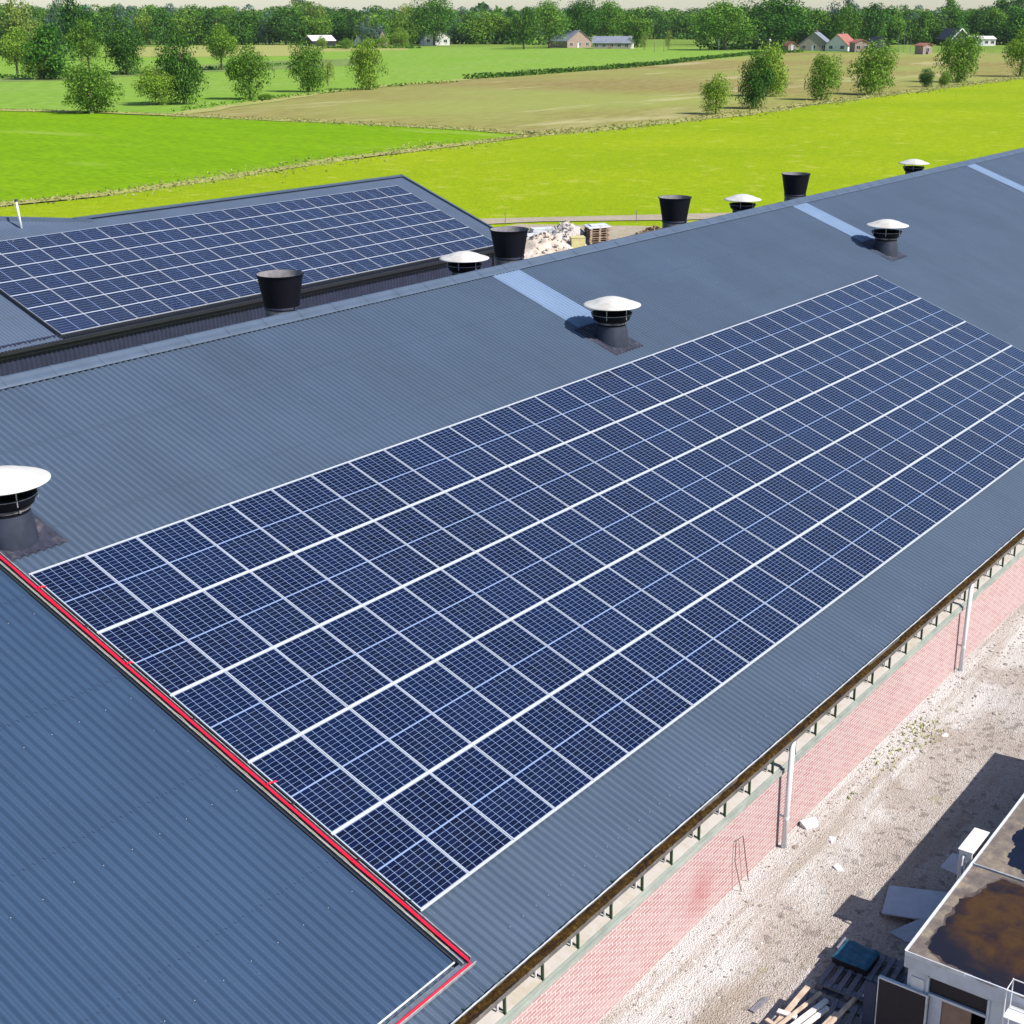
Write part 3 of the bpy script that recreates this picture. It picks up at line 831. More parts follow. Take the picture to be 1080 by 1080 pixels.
m = MB(); m.beam(P2(24.9, 8.18, -.05), P2(45.42, 8.18, -.05), .30, .07); m.build('ridge_cap', MT['ridge'], fb, world=True)
m = MB(); m.obox(P2(45.44, 3.93, -.06), (1, 0, 0), (0, CA, SA), (0, -SA, CA), .12, 8.6, .14); m.obox(P3(45.44, 4.1, -.02), (1, 0, 0), (0, CA, -SA), (0, SA, CA), .12, 8.4, .14)
m.build('verge_trim', MT['ridge'], fb, world=True)
EZ = P2(0, -.20, -.09).z; EY = P2(0, -.20, -.09).y
m = MB()
n_ = int((45.2 - 2) / .2 * 6); rows = [[], []]
for i in range(n_ + 1):
    X = 2 + i * .2 / 6; y_ = EY + .22 + .035 * math.cos(2 * math.pi * X / .2)
    rows[0].append((X, y_, 0)); rows[1].append((X, y_, EZ + .15))
m.grid(rows); m.build('wall', MT['dark_wall'], fb, smooth=True, world=True)
m = MB(); m.poly([(45.2, EY + .2, 0), (45.2, EY + 15.6, 0), (45.2, EY + 15.6, EZ), (45.2, RY, RZ - .1), (45.2, EY + .2, EZ + .02)])
m.build('gable_wall', MT['dark_wall'], fb, world=True)
m = MB(); prof = [(EY + .03, EZ - .02), (EY + .02, EZ - .14), (EY - .11, EZ - .14), (EY - .13, EZ - .02), (EY - .12, EZ - .02), (EY - .10, EZ - .13), (EY + .01, EZ - .13)]
m.grid([[(x_, p[0], p[1]) for p in prof] for x_ in (2, 45.4)]); m.box(2, 45.3, EY + .04, EY + .16, EZ - .30, EZ - .04)
m.build('gutter', MT['trim_dark'], fb, world=True)
m = MB(); m.tube([(41.1, EY + .14, EZ - .2), (41.1, EY + .14, 0)], .05, 10); m.tube([(43.6, EY + .14, EZ - .2), (43.6, EY + .14, 0)], .05, 10)
m.build('downpipe', MT['trim_dark'], fb, world=True)
Rz = Matrix.Rotation(R(90), 4, 'Z')
rn = ['lowest', 'second', 'third', 'fourth', 'fifth', 'sixth', 'topmost']
for j in range(7):
    for i in range(15):
        o = copy_tree(proto)
        o.matrix_world = Matrix.Translation(P2(X2 - (i + .5) * A1, (j + .5) * 1.02)) @ Rx @ Rz @ Matrix.Rotation(pr_.gauss(0, .001), 4, 'X') @ Matrix.Rotation(pr_.gauss(0, .001), 4, 'Y')
        where = f'{rn[j]} row' if j in (0, 6) else f'{rn[j]} row from the gutter'
        tag(o, f'solar panel on the far barn, {where}, {ordw(i + 1)} from the right', 'solar panel', 'landscape solar panels on the far barn roof')
m = MB()
for j in range(1, 7):
    m.obox(P2(X2 - 12.84, j * 1.02, -.014), (1, 0, 0), (0, CA, SA), (0, -SA, CA), 25.7, .022, .02)
m.build('panel_rail', MT['alu'], fb, world=True)
m = MB()
m.obox(P2(X2 - 12.84, -.10, -.065), (1, 0, 0), (0, CA, SA), (0, -SA, CA), 25.8, .19, .03)
m.obox(P2(X2 - 15 * A1 - .05, 3.57, -.045), (1, 0, 0), (0, CA, SA), (0, -SA, CA), .06, 7.2, .08)
for i in range(170): m.obox(P2(X2 - .1 - i * .152, -.10, -.045), (1, 0, 0), (0, CA, SA), (0, -SA, CA), .05, .12, .03)
m.build('mounting_rail', MT['black_rail'], fb, world=True)
p = P2(22.33, 8.1, -.1)
po = empty('vent_pole', p, 'thin white pole with a dark tip on the far barn roof at the left', 'pole')
m = MB(); m.tube([(0, 0, -.2), (-.06, .05, 1.08)], [.05, .045], 10); m.build('pole', MT['white_pvc'], po, smooth=True)
m = MB(); m.tube([(-.06, .05, 1.07), (-.062, .052, 1.15)], .065, 10); m.build('pole_tip', MT['vent_grey'], po)

# ------------------------------------------------------------------ things in the yard behind the barns
def heap(name, c, rx, ry, h, mat, label, seed, cat='rubble heap'):
    m = MB(); P = []
    for i in range(26):
        row = []
        for j in range(26):
            u, v = i / 12.5 - 1, j / 12.5 - 1
            d = math.sqrt(u * u + v * v)
            z = max(0, 1 - d) ** .85 * h * (1 + .35 * noise.noise(Vector((u * 2 + seed, v * 2, 0)))) + .16 * noise.noise(Vector((u * 6 + seed, v * 6, 1))) * min(1, max(0, 1.2 - d) * 3)
            row.append((u * rx, v * ry, z - .05 if d < 1 else -.1))
        P.append(row)
    m.grid(P); b = random.Random(seed)
    for k in range(110):
        t, q = b.uniform(0, 6.28), b.random() ** .6 * .9
        z = (1 - q) ** .85 * h
        s_ = b.uniform(.06, .22)
        m.obox((q * rx * math.cos(t), q * ry * math.sin(t), z + .02), (b.uniform(-1, 1), b.uniform(-1, 1), b.uniform(-.4, .4)), (.3, 1, b.uniform(-.5, .5)), (b.uniform(-.3, .3), 0, 1), s_, s_ * .7, s_ * .5)
    o = m.build(name, mat); o.location = c
    return tag(o, label, cat)
c = G(597, 262); heap('rubble_heap', (c.x, c.y, .1), 2.4, 2.1, 1.75, MT['white_rubble'], 'pointed pale rubble heap beside the pallet stack behind the ridge', 2)
c = G(573, 268); heap('rubble_heap', (c.x, c.y, .1), 3.4, 2.6, 1.25, MT['sand'], 'low sandy heap between the black bucket cowl and the pale rubble heap', 5)
c = G(690, 252); heap('rubble_heap', (c.x, c.y, .1), 1.9, 1.6, .75, simple('brown_debris', (.22, .15, .10), .9, .1, .6, 3), 'small brown debris heap beside the black bucket cowl', 8)
def make_pallet(L_=1.2, W_=1.0, mat=None, gap=.055, dark=None):
    root = empty('pallet')
    m = MB(); n = 7; bw_ = (W_ - gap * (n - 1)) / n
    for k in range(n): y0 = -W_ / 2 + k * (bw_ + gap); m.box(-L_ / 2, L_ / 2, y0, y0 + bw_, .118, .14)
    m.build('deck_board', mat, root)
    m = MB()
    for y0 in (-W_ / 2, -.05, W_ / 2 - .1):
        for x0 in (-L_ / 2, -.07, L_ / 2 - .14): m.box(x0, x0 + .14, y0, y0 + .1, .022, .095)
    for x0 in (-L_ / 2, -.07, L_ / 2 - .14): m.box(x0, x0 + .14, -W_ / 2, W_ / 2, .096, .117)
    m.build('block', mat, root)
    m = MB()
    for y0 in (-W_ / 2, -.05, W_ / 2 - .1): m.box(-L_ / 2, L_ / 2, y0, y0 + .1, 0, .021)
    m.build('bottom_board', mat, root)
    return root
c = G(629.5, 263); pal = make_pallet(1.35, 1.15, MT['brick_stack'])
r = random.Random(4)
for k in range(9):
    o = pal if k == 0 else copy_tree(pal)
    o.location = (c.x + r.uniform(-.03, .03), c.y + r.uniform(-.03, .03), .12 + k * .148); o.rotation_euler = (0, 0, R(-36 + r.uniform(-2, 2)))
    tag(o, f'weathered wooden pallet, {ordw(k + 1)} from the bottom of the stack by the rubble heap', 'pallet', 'pallets stacked behind the ridge')
m = MB(); m.obox((0, 0, .06), (1, 0, .03), (0, 1, .05), (0, 0, 1), 1.5, 1.2, .09); m.obox((.05, .1, .13), (1, .1, 0), (0, 1, 0), (0, 0, 1), 1.1, .7, .06)
o = m.build('cover_sheet', MT['trim_white'], bevel=.02); o.location = (c.x, c.y, 0.12 + 9 * .148); o.rotation_euler = (0, 0, R(-36)); tag(o, 'crumpled white sheet lying on top of the pallet stack', 'sheet')
c = G(609, 268); ye = empty('storage_crate', (c.x, c.y, .12), 'pale yellow box standing in front of the pallet stack', 'box')
m = MB(); m.box(-.45, .45, -.4, .4, .05, .95); cb = m.build('crate_body', MT['yellow_crate'], ye, bevel=.03)
m = MB(); m.box(-.47, .47, -.42, .42, .955, 1.0); m.build('lid', MT['yellow_crate'], ye, bevel=.02)
m = MB(); m.box(-.4, -.3, -.38, .38, 0, .05); m.box(.3, .4, -.38, .38, 0, .05); m.build('skid', MT['brick_stack'], ye)
ye.rotation_euler = (0, 0, R(-45))
for k, (x, y, L_, W_, h_, rz, lab) in enumerate(((567, 254, 2.6, 1.1, .35, -20, 'long stack of white slabs beside the black bucket cowl'), (573, 247, 1.9, 1.0, .3, -35, 'short stack of white slabs behind the longer slab stack'))):
    c = G(x, y); m = MB()
    for q in range(4): m.obox((r.uniform(-.06, .06), r.uniform(-.05, .05), h_ * (q + .5) / 4), (1, r.uniform(-.04, .04), 0), (0, 1, 0), (0, 0, 1), L_ - q * .12, W_ - .05 * q, h_ / 4 - .015)
    o = m.build('slab_stack', MT['trim_white'], bevel=.01); o.location = (c.x, c.y, .15); o.rotation_euler = (0, 0, R(rz)); tag(o, lab, 'slabs')
for k, (x, y) in enumerate(((533, 239), (671, 236), (722, 222), (1008, 103))):
    c = G(x, y); fp = empty('fence_post', (c.x, c.y, .1), ['thin fence post in the grass behind the first black bucket cowl row', 'thin fence post on the pasture left of the tallest bucket cowl', 'small post in the pasture beside the capped vent', 'lone post at the far edge of the pasture'][k], 'post')
    m = MB(); m.tube([(0, 0, 0), (.02, 0, .9)], [.03, .025], 6); m.build('post', MT['pallet'], fp)

# ------------------------------------------------------------------ flat roofed hut at the lower right
hut = empty('flat_roof_hut', (9, -7.3, 0), 'white flat roofed cabin with a rusty brown puddle on its roof', 'cabin')
HX0, HX1, HY0, HY1, HZ = 4.32, 14.0, -10.2, -5.15, 2.0
m = MB(); m.box(HX0 + .02, HX1 - .02, HY0 + .02, HY1 - .02, HZ - .05, HZ - .022); hr = m.build('roof', MT['hut_roof'], hut, world=True)
m = MB()
m.box(HX0, HX1, HY1 - .018, HY1, HZ - .26, HZ); m.box(HX0, HX0 + .02, HY0, HY1 - .018, HZ - .26, HZ - .001); m.box(HX1 - .02, HX1, HY0, HY1 - .02, HZ - .26, HZ - .002)
m.build('fascia', MT['hut_white'], hut, world=True)
m = MB(); m.box(HX0 - .012, HX0, -6.02, HY1 + .012, HZ - .055, HZ + .012); m.box(HX0 - .012, HX1, HY1, HY1 + .012, HZ - .055, HZ + .012)
m.build('roof_edge_trim', MT['trim_white'], hut, world=True)
m = MB(); m.box(6.93, 6.965, HY0 + .03, HY1 - .02, HZ - .022, HZ + .008); m.build('roof_seam', simple('grey_seam', (.30, .31, .33), .7, .3, .3, 6), hut, world=True)
m = MB(); m.box(9.95, 9.98, HY0 + .03, HY1 - .02, HZ - .022, HZ + .008); m.build('roof_seam', MT['pallet'], hut, world=True)
def puddle(name, pts, mat, z):
    m = MB(); P = [Vector((p[0], p[1], z)) for p in pts]; out = []
    for i, a_ in enumerate(P):
        b_ = P[(i + 1) % len(P)]
        for q in range(6):
            t = q / 6; p_ = a_.lerp(b_, t); nn = noise.noise(p_ * 6) * .06 + noise.noise(p_ * 19) * .035
            d_ = (b_ - a_).normalized(); out.append(p_ + Vector((-d_.y, d_.x, 0)) * nn)
    m.poly(out); o = m.build(name, mat, hut, world=True)
    if o.data.polygons[0].normal.z < 0: o.data.flip_normals()
    o.parent = hut
def grow(pts, k):
    cx_ = sum(p[0] for p in pts) / len(pts); cy_ = sum(p[1] for p in pts) / len(pts)
    return [(min(6.9, cx_ + (p[0] - cx_) * k) if cx_ < 6.9 else max(7.02, cx_ + (p[0] - cx_) * k), min(-5.2, cy_ + (p[1] - cy_) * k)) for p in pts]
MT['wet'] = simple('damp_roof_rim', (.085, .062, .055), .55, .4, .4, 5, dirt=(.16, .12, .09))
puddle('damp_rim', grow([(6.82, -5.66), (6.4, -5.54), (6.1, -5.39), (5.6, -5.36), (5.23, -5.36), (4.71, -5.36), (4.51, -5.57), (4.40, -5.9), (4.36, -6.39), (4.36, -7.2), (4.6, -7.8), (5.8, -7.8), (6.6, -7.2), (6.86, -6.6)], 1.05), MT['wet'], HZ - .0205)
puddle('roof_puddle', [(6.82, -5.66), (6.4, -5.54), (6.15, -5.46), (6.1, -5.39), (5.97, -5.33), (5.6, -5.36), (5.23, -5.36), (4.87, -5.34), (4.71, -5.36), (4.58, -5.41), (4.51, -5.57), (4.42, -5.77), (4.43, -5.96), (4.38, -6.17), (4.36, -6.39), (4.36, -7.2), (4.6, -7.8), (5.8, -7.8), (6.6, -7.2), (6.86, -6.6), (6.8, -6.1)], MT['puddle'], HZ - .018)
puddle('roof_puddle', [(9.0, -5.7), (8.54, -5.50), (8.3, -5.42), (7.98, -5.44), (7.81, -5.56), (7.57, -5.52), (7.27, -5.61), (7.23, -5.76), (7.14, -5.89), (7.16, -6.4), (8.1, -6.9), (9.1, -6.4)], MT['puddle_dark'], HZ - .018)
m = MB()
WZ = HZ - .30
m.box(HX0 + .12, HX1 - .12, HY1 - .14, HY1 - .04, 0, HZ - .26)            # side wall
m.box(HX0 + .08, HX0 + .18, -5.485, -5.19, 0, HZ - .26)                     # corner pier
m.box(HX0 + .08, HX0 + .18, HY0, -6.36, 0, HZ - .26)                        # wall right of the door
m.box(HX1 - .2, HX1 - .12, HY0 + .1, HY1 - .14, 0, HZ - .26); m.box(HX0 + .2, HX1 - .2, HY0 + .1, HY0 + .2, 0, HZ - .26)
m.box(HX0 + .08, HX0 + .18, -6.36, -5.485, WZ, HZ - .26)
m.build('wall', MT['hut_white'], hut, world=True)
m = MB(); m.box(HX0 + .068, HX0 + .08, -5.44, -5.25, .05, WZ - .12); m.build('wall_panel', MT['trim_white'], hut, world=True)
m = MB(); m.box(HX0 + .9, HX0 + .95, -6.6, -5.2, 0, HZ - .27); m.build('partition', MT['opening'], hut, world=True)
m = MB()
m.box(HX0 + .06, HX0 + .12, -6.36, -5.485, 1.37, 1.41); m.box(HX0 + .06, HX0 + .12, -6.385, -6.35, 0, WZ); m.box(HX0 + .06, HX0 + .12, -5.51, -5.475, 0, WZ); m.box(HX0 + .06, HX0 + .12, -6.36, -5.485, WZ - .025, WZ)
m.build('door_frame', MT['hut_white'], hut, world=True)
m = MB(); m.box(HX0 + .10, HX0 + .13, -6.35, -5.52, 1.41, WZ - .025); m.build('transom', MT['dark_board'], hut, world=True)
m = MB(); m.box(HX0 + .15, HX0 + .19, -6.12, -5.70, 0, 1.37); m.build('inner_door', MT['door_brown'], hut, world=True)
m = MB(); m.box(HX0 + .13, HX0 + .14, -5.70, -5.52, 0, 1.37); m.build('inner_panel', MT['hut_white'], hut, world=True)
m = MB(); m.box(HX0 + .02, HX0 + .06, -5.505, -4.80, .02, 1.37); dl = m.build('door', MT['dark_board'], hut, world=True)
m = MB()
for y0, y1, z0, z1 in ((-5.53, -4.785, 1.371, 1.395), (-5.53, -4.785, 0, .02), (-5.53, -5.506, .02, 1.371), (-4.799, -4.785, .02, 1.371)): m.box(HX0 + .01, HX0 + .066, y0, y1, z0, z1)
q_ = m.build('door_rim', MT['trim_white'], dl); q_.data.transform(Matrix.Translation(-Vector(hut.location)))
m = MB(); m.box(4.36, 4.40, -4.76, -4.58, 0, 1.22); o = m.build('leaning_board', MT['navy_board']); tag(o, 'dark navy board standing left of the charcoal cabin door', 'board')
# white rack before the hut
rk = empty('wire_rack', (4.1, -7.1, 0), 'white metal rack standing against the cabin wall at the right edge', 'rack')
m = MB()
for y_ in (-6.69, -7.5):
    for x_ in (3.98, 4.25): m.tube([(x_, y_, 0), (x_, y_, 2.27)], .009, 6)
for z_ in (2.26, 1.83, 1.2): m.tube([(3.98, -6.69, z_), (3.98, -7.5, z_), (4.25, -7.5, z_), (4.25, -6.69, z_), (3.98, -6.69, z_)], .008, 6)
m.build('rack_frame', MT['white_pvc'], rk, world=True)
m = MB(); m.box(3.99, 4.24, -7.49, -6.70, 1.81, 1.828); m.build('shelf', MT['white_pvc'], rk, world=True)

# outdoor unit on the hut's side
ac = empty('ventilation_unit', (7.44, -5.0, 1.4), 'cream metal outdoor unit mounted beside the cabin roof seam', 'air conditioner')
m = MB(); m.box(7.08, 7.78, -5.10, -4.89, 1.50, 2.08); m.build('casing', MT['ac'], ac, world=True, bevel=.012)
m = MB(); m.box(7.10, 7.76, -5.115, -5.101, 1.52, 2.05); m.build('back_grille', MT['black'], ac, world=True)
m = MB(); m.box(7.06, 7.80, -5.12, -4.87, 2.081, 2.095); m.build('top_cover', MT['ac'], ac, world=True, bevel=.004)
m = MB(); m.tube([(7.07, -4.97, 2.0), (7.02, -4.97, 1.98), (6.98, -4.98, 1.80), (6.96, -5.02, 1.55), (6.93, -5.1, 1.4)], .022, 8)
m.tube([(7.07, -5.03, 1.9), (6.99, -5.03, 1.86), (6.94, -5.04, 1.5), (6.9, -5.08, 1.2)], .018, 8); m.build('pipe', MT['trim_white'], ac, smooth=True, world=True)
m = MB(); m.beam((7.2, -5.14, 1.46), (7.2, -4.88, 1.46), .03, .04); m.beam((7.66, -5.14, 1.46), (7.66, -4.88, 1.46), .03, .04); m.build('bracket', MT['steel'], ac, world=True)

# loose sheets against the hut
def slab(name, pts, t, mat, label, cat):
    m = MB(); P = [Vector(p) for p in pts]
    nrm = (P[1] - P[0]).cross(P[2] - P[0]).normalized()
    if nrm.z < 0: nrm = -nrm
    c_ = sum(P, Vector()) / len(P)
    n_ = len(P)
    i0 = len(m.v)
    for p in P: m.v.append(tuple(p - c_))
    for p in P: m.v.append(tuple(p - c_ + nrm * t))
    m.f.append(tuple(reversed(range(n_)))); m.f.append(tuple(range(n_, 2 * n_))); m.m += [0, 0]
    for k in range(n_): m.f.append((k, (k + 1) % n_, n_ + (k + 1) % n_, n_ + k)); m.m.append(0)
    o = m.build(name, mat); o.location = c_
    return tag(o, label, cat)
slab('metal_sheet', [G(938, 935, .30), G(930, 964, .30), G(966, 970, .36), G(1005, 968, .42), G(1012, 944, .42)], .025, MT['sheet_blue'], 'large pale blue sheet lying in the shade beside the cabin', 'sheet')
slab('metal_sheet', [G(938, 983, .22), G(956, 993, .18), G(985, 996, .3), G(990, 968, .5), G(972, 968, .45)], .02, MT['sheet_blue'], 'small pale blue sheet, pointed, half under the cabin edge', 'sheet')
slab('metal_sheet', [G(992, 915, .55), G(1005, 900, .75), G(1018, 903, .8), G(1024, 924, .7), G(1012, 924, .6)], .02, MT['sheet_blue'], 'small pale sheet under the cream outdoor unit', 'sheet')
m = MB()
a_ = G(960, 936, .35); m.tube([a_, a_ + Vector((-.05, .03, .28))], .006, 5); o = m.build('wire_stub', MT['steel']); tag(o, 'short thin wire standing on the large pale blue sheet', 'wire')
# pallets, tarp and planks
dark_p = make_pallet(1.2, 1.0, MT['pallet'], .075)
r = random.Random(9)
for k, (x, y, z, rz, lab) in enumerate(((5.52, -4.07, .10, -4, 'grey wooden pallet in the shade under the teal bundle'), (5.56, -4.05, .22, 3, 'grey wooden pallet lying on the lower shaded pallet'), (4.25, -4.05, .14, 8, 'grey wooden pallet buried under the loose timber'), (5.45, -4.9, .13, 10, 'grey wooden pallet close to the cabin corner'))):
    o = dark_p if k == 0 else copy_tree(dark_p)
    o.location = (x, y, z); o.rotation_euler = (0, 0, R(rz)); tag(o, lab, 'pallet', 'pallets in the shade of the cabin')
tb = empty('tarp_bundle', (5.77, -3.85, .34), 'flat teal bundle lying on the shaded pallets', 'bundle')
m = MB(); rows = []
for i in range(13):
    rows.append([(-.27 + i * .045, -.30 + j * .05, .17 + .015 * noise.noise(Vector((i * .5, j * .5, 0))) - (.05 if i in (0, 12) or j in (0, 12) else 0)) for j in range(13)])
m.grid(rows)
m.build('tarp', MT['teal'], tb, smooth=True)
m = MB(); m.box(-.26, .26, -.29, .29, 0, .125); m.build('bundle_body', MT['dark_board'], tb, bevel=.01)
m = MB(); m.box(-.05, .27, .295, .32, 0, .16); m.build('edge_board', MT['pallet'], tb)
def plank(a_, b_, w_, h_, mat, lab, nm='timber_plank'):
    a_, b_ = Vector(a_), Vector(b_); c_ = (a_ + b_) / 2
    m = MB(); m.beam(a_ - c_, b_ - c_, w_, h_); o = m.build(nm, mat, bevel=.004); o.location = c_
    return tag(o, lab, 'plank', 'loose timber by the cabin')
def pl_px(x0, y0, x1, y1, z0, z1, w_, h_, mat, lab):
    a_, b_ = G(x0, y0, z0), G(x1, y1, z1)
    plank(a_, a_ + (b_ - a_) * 1.9, w_, h_, mat, lab)
pl_px(852, 1041, 829, 1068, .56, .52, .085, .035, MT['wood'], 'broad pale plank, leftmost of the loose timber')
pl_px(865.5, 1047, 826, 1078, .60, .56, .05, .045, MT['wood'], 'narrow pale batten right of the broad plank')
pl_px(872, 1055, 840, 1079, .56, .52, .075, .05, MT['wood_w'], 'white painted board among the loose timber')
pl_px(873, 1063, 852, 1079, .50, .50, .06, .06, MT['wood_w'], 'thick whitish beam right of the white painted board')
pl_px(902, 1053, 876, 1079, .60, .54, .055, .05, MT['wood'], 'grey brown batten, rightmost of the loose timber')
plank(G(820, 1066, .56), G(840, 1073, .56), .09, .03, MT['wood_w'], 'short white board lying across the loose timber')
plank(G(882, 1068, .55), G(866, 1084, .52), .05, .04, MT['wood'], 'short pale batten crossing near the rightmost batten')
plank(G(808, 1075, .50), G(830, 1090, .50), .07, .03, MT['wood'], 'short diagonal pale board at the bottom edge')
plank((4.35, -3.03, .18), (3.95, -2.99, .18), .09, .06, MT['pallet'], 'dark short board on the sunlit gravel near the bottom edge')
plank((5.25, -4.36, .43), (4.95, -4.33, .43), .035, .02, MT['sheet_blue'], 'small pale blue strip on the upper shaded pallet')
for x, y, s_, lab, nm in ((855, 871, .17, 'white broken block at the foot of the brick wall', 'broken_block'), (884, 916, .10, 'white stone lying alone on the gravel', 'white_stone'), (876, 886, .10, 'flat white shard on the gravel near the wall', 'white_shard')):
    c = G(x, y, .2); m = MB(); b = random.Random(x)
    P = [Vector((sx * s_ * b.uniform(.45, 1.4), sy * s_ * b.uniform(.3, .95), sz * s_ * b.uniform(.2, .6))) for sz in (-1, 1) for sx, sy in ((-1, -1), (1, -1), (1, 1), (-1, 1))]
    m.hexa(P); o = m.build(nm, MT['white_pvc'], bevel=.012); o.location = c; o.rotation_euler = (b.uniform(-.4, .4), b.uniform(-.3, .3), b.uniform(0, 3)); tag(o, lab, 'stone')
m = MB()
m.tube([(6.83, -1.36, .26), (6.62, -1.33, 1.25), (6.45, -1.29, 1.24 + .62 * 0), (6.42, -1.30, .85), (6.50, -1.42, .19), (6.62, -1.46, .12), (6.74, -1.42, .16)], .0085, 6)
o = m.build('bent_wire', MT['rust_wire']); tag(o, 'rusty bent wire leaning on the brick wall left of the first downpipe', 'wire')

# weeds
m = MB(); r = random.Random(12)
for x, y, n_, sp in ((962, 776, 70, .35), (984, 779, 60, .3), (942, 800, 40, .5), (930, 812, 20, .4), (899, 845, 14, .10), (958, 790, 14, .25), (975, 768, 20, .25), (920, 812, 16, .3)):
    c = G(x, y, .15)
    for k in range(n_):
        px_, py_ = c.x + r.gauss(0, sp), c.y + r.gauss(0, sp * .45); z_ = yard_z(px_, py_)
        t = r.uniform(0, 6.28); h_ = r.uniform(.02, .07); d_ = Vector((math.cos(t), math.sin(t), 0)) * r.uniform(.01, .03)
        m.poly([(px_ - d_.y, py_ + d_.x, z_), (px_ + d_.y, py_ - d_.x, z_), (px_ + d_.x, py_ + d_.y, z_ + h_)])
tag(m.build('weeds', leaf_mat('yellow_weeds', (.22, .24, .03), (.34, .36, .05), (.42, .42, .10))), 'sparse yellow green weeds growing in the gravel', 'weeds', kind='stuff')

# ------------------------------------------------------------------ trees
def crown_mesh(name, seed, lobes, leaves, size, shape='round', low=.08, mat=None):
    """unit tree: height 1, width 1; many small leaf clumps spread over overlapping boughs"""
    r = random.Random(seed); m = MB(); L_ = []
    for k in range(lobes):
        while True:
            x, y, z = r.uniform(-1, 1), r.uniform(-1, 1), r.uniform(-1, 1)
            d = math.sqrt(x * x + y * y + z * z)
            if d < 1 and d > .25: break
        zc = low + (1 - low) * (.5 + .5 * z * .82)
        if shape == 'round': wz = math.sin(math.pi * min(1, max(.12, (zc - low) / (1 - low) * .80 + .17))) ** .6
        elif shape == 'tall': wz = .55 + .45 * math.sin(math.pi * min(1, (zc - low) / (1 - low)))
        else: wz = (1.15 - zc) ** .5
        rad = r.choice((.09, .13, .16, .2, .25)) * r.uniform(.9, 1.1)
        L_.append((x * .40 * wz, y * .40 * wz, zc * .9 + .02, rad))
    tot = sum(q[3] ** 2 for q in L_)
    for (cx, cy, cz, rad) in L_:
        n_ = int(leaves * rad * rad / tot)
        sq = r.uniform(.65, .95)
        for k in range(n_):
            while True:
                v = Vector((r.gauss(0, 1), r.gauss(0, 1), r.gauss(0, 1)))
                if v.length > .1: break
            v.normalize(); v.z = v.z * sq
            if v.z < -.35 and r.random() < .6: v.z = -v.z
            q = rad * (r.random() ** .28) * (1 + .25 * noise.noise(v * 2.3 + Vector((cx * 9, cy * 9, cz * 9))))
            if r.random() < .04: q *= 1.15
            p = Vector((cx, cy, cz)) + v * q
            if p.z < .01: continue
            s_ = size * r.uniform(.6, 1.45)
            nn = (v + Vector((r.gauss(0, .6), r.gauss(0, .6), r.gauss(0.25, .6)))).normalized()
            a_ = nn.cross(Vector((r.uniform(-1, 1), r.uniform(-1, 1), r.uniform(-1, 1)))).normalized() * s_; b_ = nn.cross(a_).normalized() * s_ * r.uniform(.5, .9)
            m.poly([p - a_ * .9, p - b_ * .8, p + a_, p + b_ * .9])
    xs_ = sorted(v[0] for v in m.v); ys_ = sorted(v[1] for v in m.v); zs_ = sorted(v[2] for v in m.v); q_ = len(xs_) // 80
    wx = max(xs_[-q_] - xs_[q_], ys_[-q_] - ys_[q_]); zt = zs_[-q_]
    z0_ = zs_[q_] - .015 if low <= .02 else 0
    m.v = [(v[0] / wx, v[1] / wx, max(.002, (v[2] - z0_) / (zt - z0_))) for v in m.v]; L_ = [(c[0] / wx, c[1] / wx, c[2] / zt, c[3]) for c in L_]
    me = bpy.data.meshes.new(name); me.from_pydata(m.v, [], m.f); me.materials.append(mat or MT['leaf']); me.update()
    return me, L_
def trunk_mesh(name, L_, seed, h0=.75, rad=.028):
    r = random.Random(seed); m = MB()
    m.tube([(0, 0, -.02), (.01, .005, h0 * .3), (-.01, .01, h0 * .65), (.005, 0, h0)], [rad * 1.25, rad, rad * .7, rad * .25], 7)
    for (cx, cy, cz, q) in L_[:9]:
        z0 = min(h0 * .8, cz * .55 + .05); m.tube([(0, 0, z0), (cx * .5, cy * .5, (z0 + cz) / 2 + .01), (cx, cy, cz)], [rad * .5, rad * .32, rad * .12], 5)
    me = bpy.data.meshes.new(name); me.from_pydata(m.v, [], m.f); me.materials.append(MT['bark']); me.update()
    return me
KIND = {}
def kind(key, seed, lobes, leaves, size, shape, low, mat):
    me, L_ = crown_mesh('crown_' + key, seed, lobes, leaves, size, shape, low, MT[mat]); KIND[key] = (me, trunk_mesh('trunk_' + key, L_, seed))
kind('bush', 1, 46, 7500, .0165, 'round', -.04, 'leaf')
kind('bush2', 2, 40, 7500, .0165, 'round', -.02, 'leaf')
kind('dark', 3, 46, 8500, .017, 'round', -.02, 'leaf_dark')
kind('stem', 4, 38, 6500, .017, 'round', .12, 'leaf')
kind('oval', 5, 38, 6500, .0165, 'tall', .0, 'leaf')
kind('sparse', 6, 18, 1500, .022, 'tall', .06, 'leaf_yellow')
kind('wood1', 11, 34, 3600, .023, 'round', .02, 'leaf_wood')
kind('wood2', 12, 32, 3600, .023, 'tall', .0, 'leaf_wood')
kind('wood3', 13, 34, 3600, .023, 'round', .04, 'leaf_dark')
kind('wood4', 14, 32, 3400, .023, 'tall', .02, 'leaf')
kind('woody', 15, 32, 3600, .022, 'round', .0, 'leaf_yellow')
kind('woodb', 16, 32, 3800, .022, 'round', .0, 'leaf_blue')
kind('big', 17, 56, 8500, .016, 'round', .10, 'leaf_wood')
tr_r = random.Random(33)
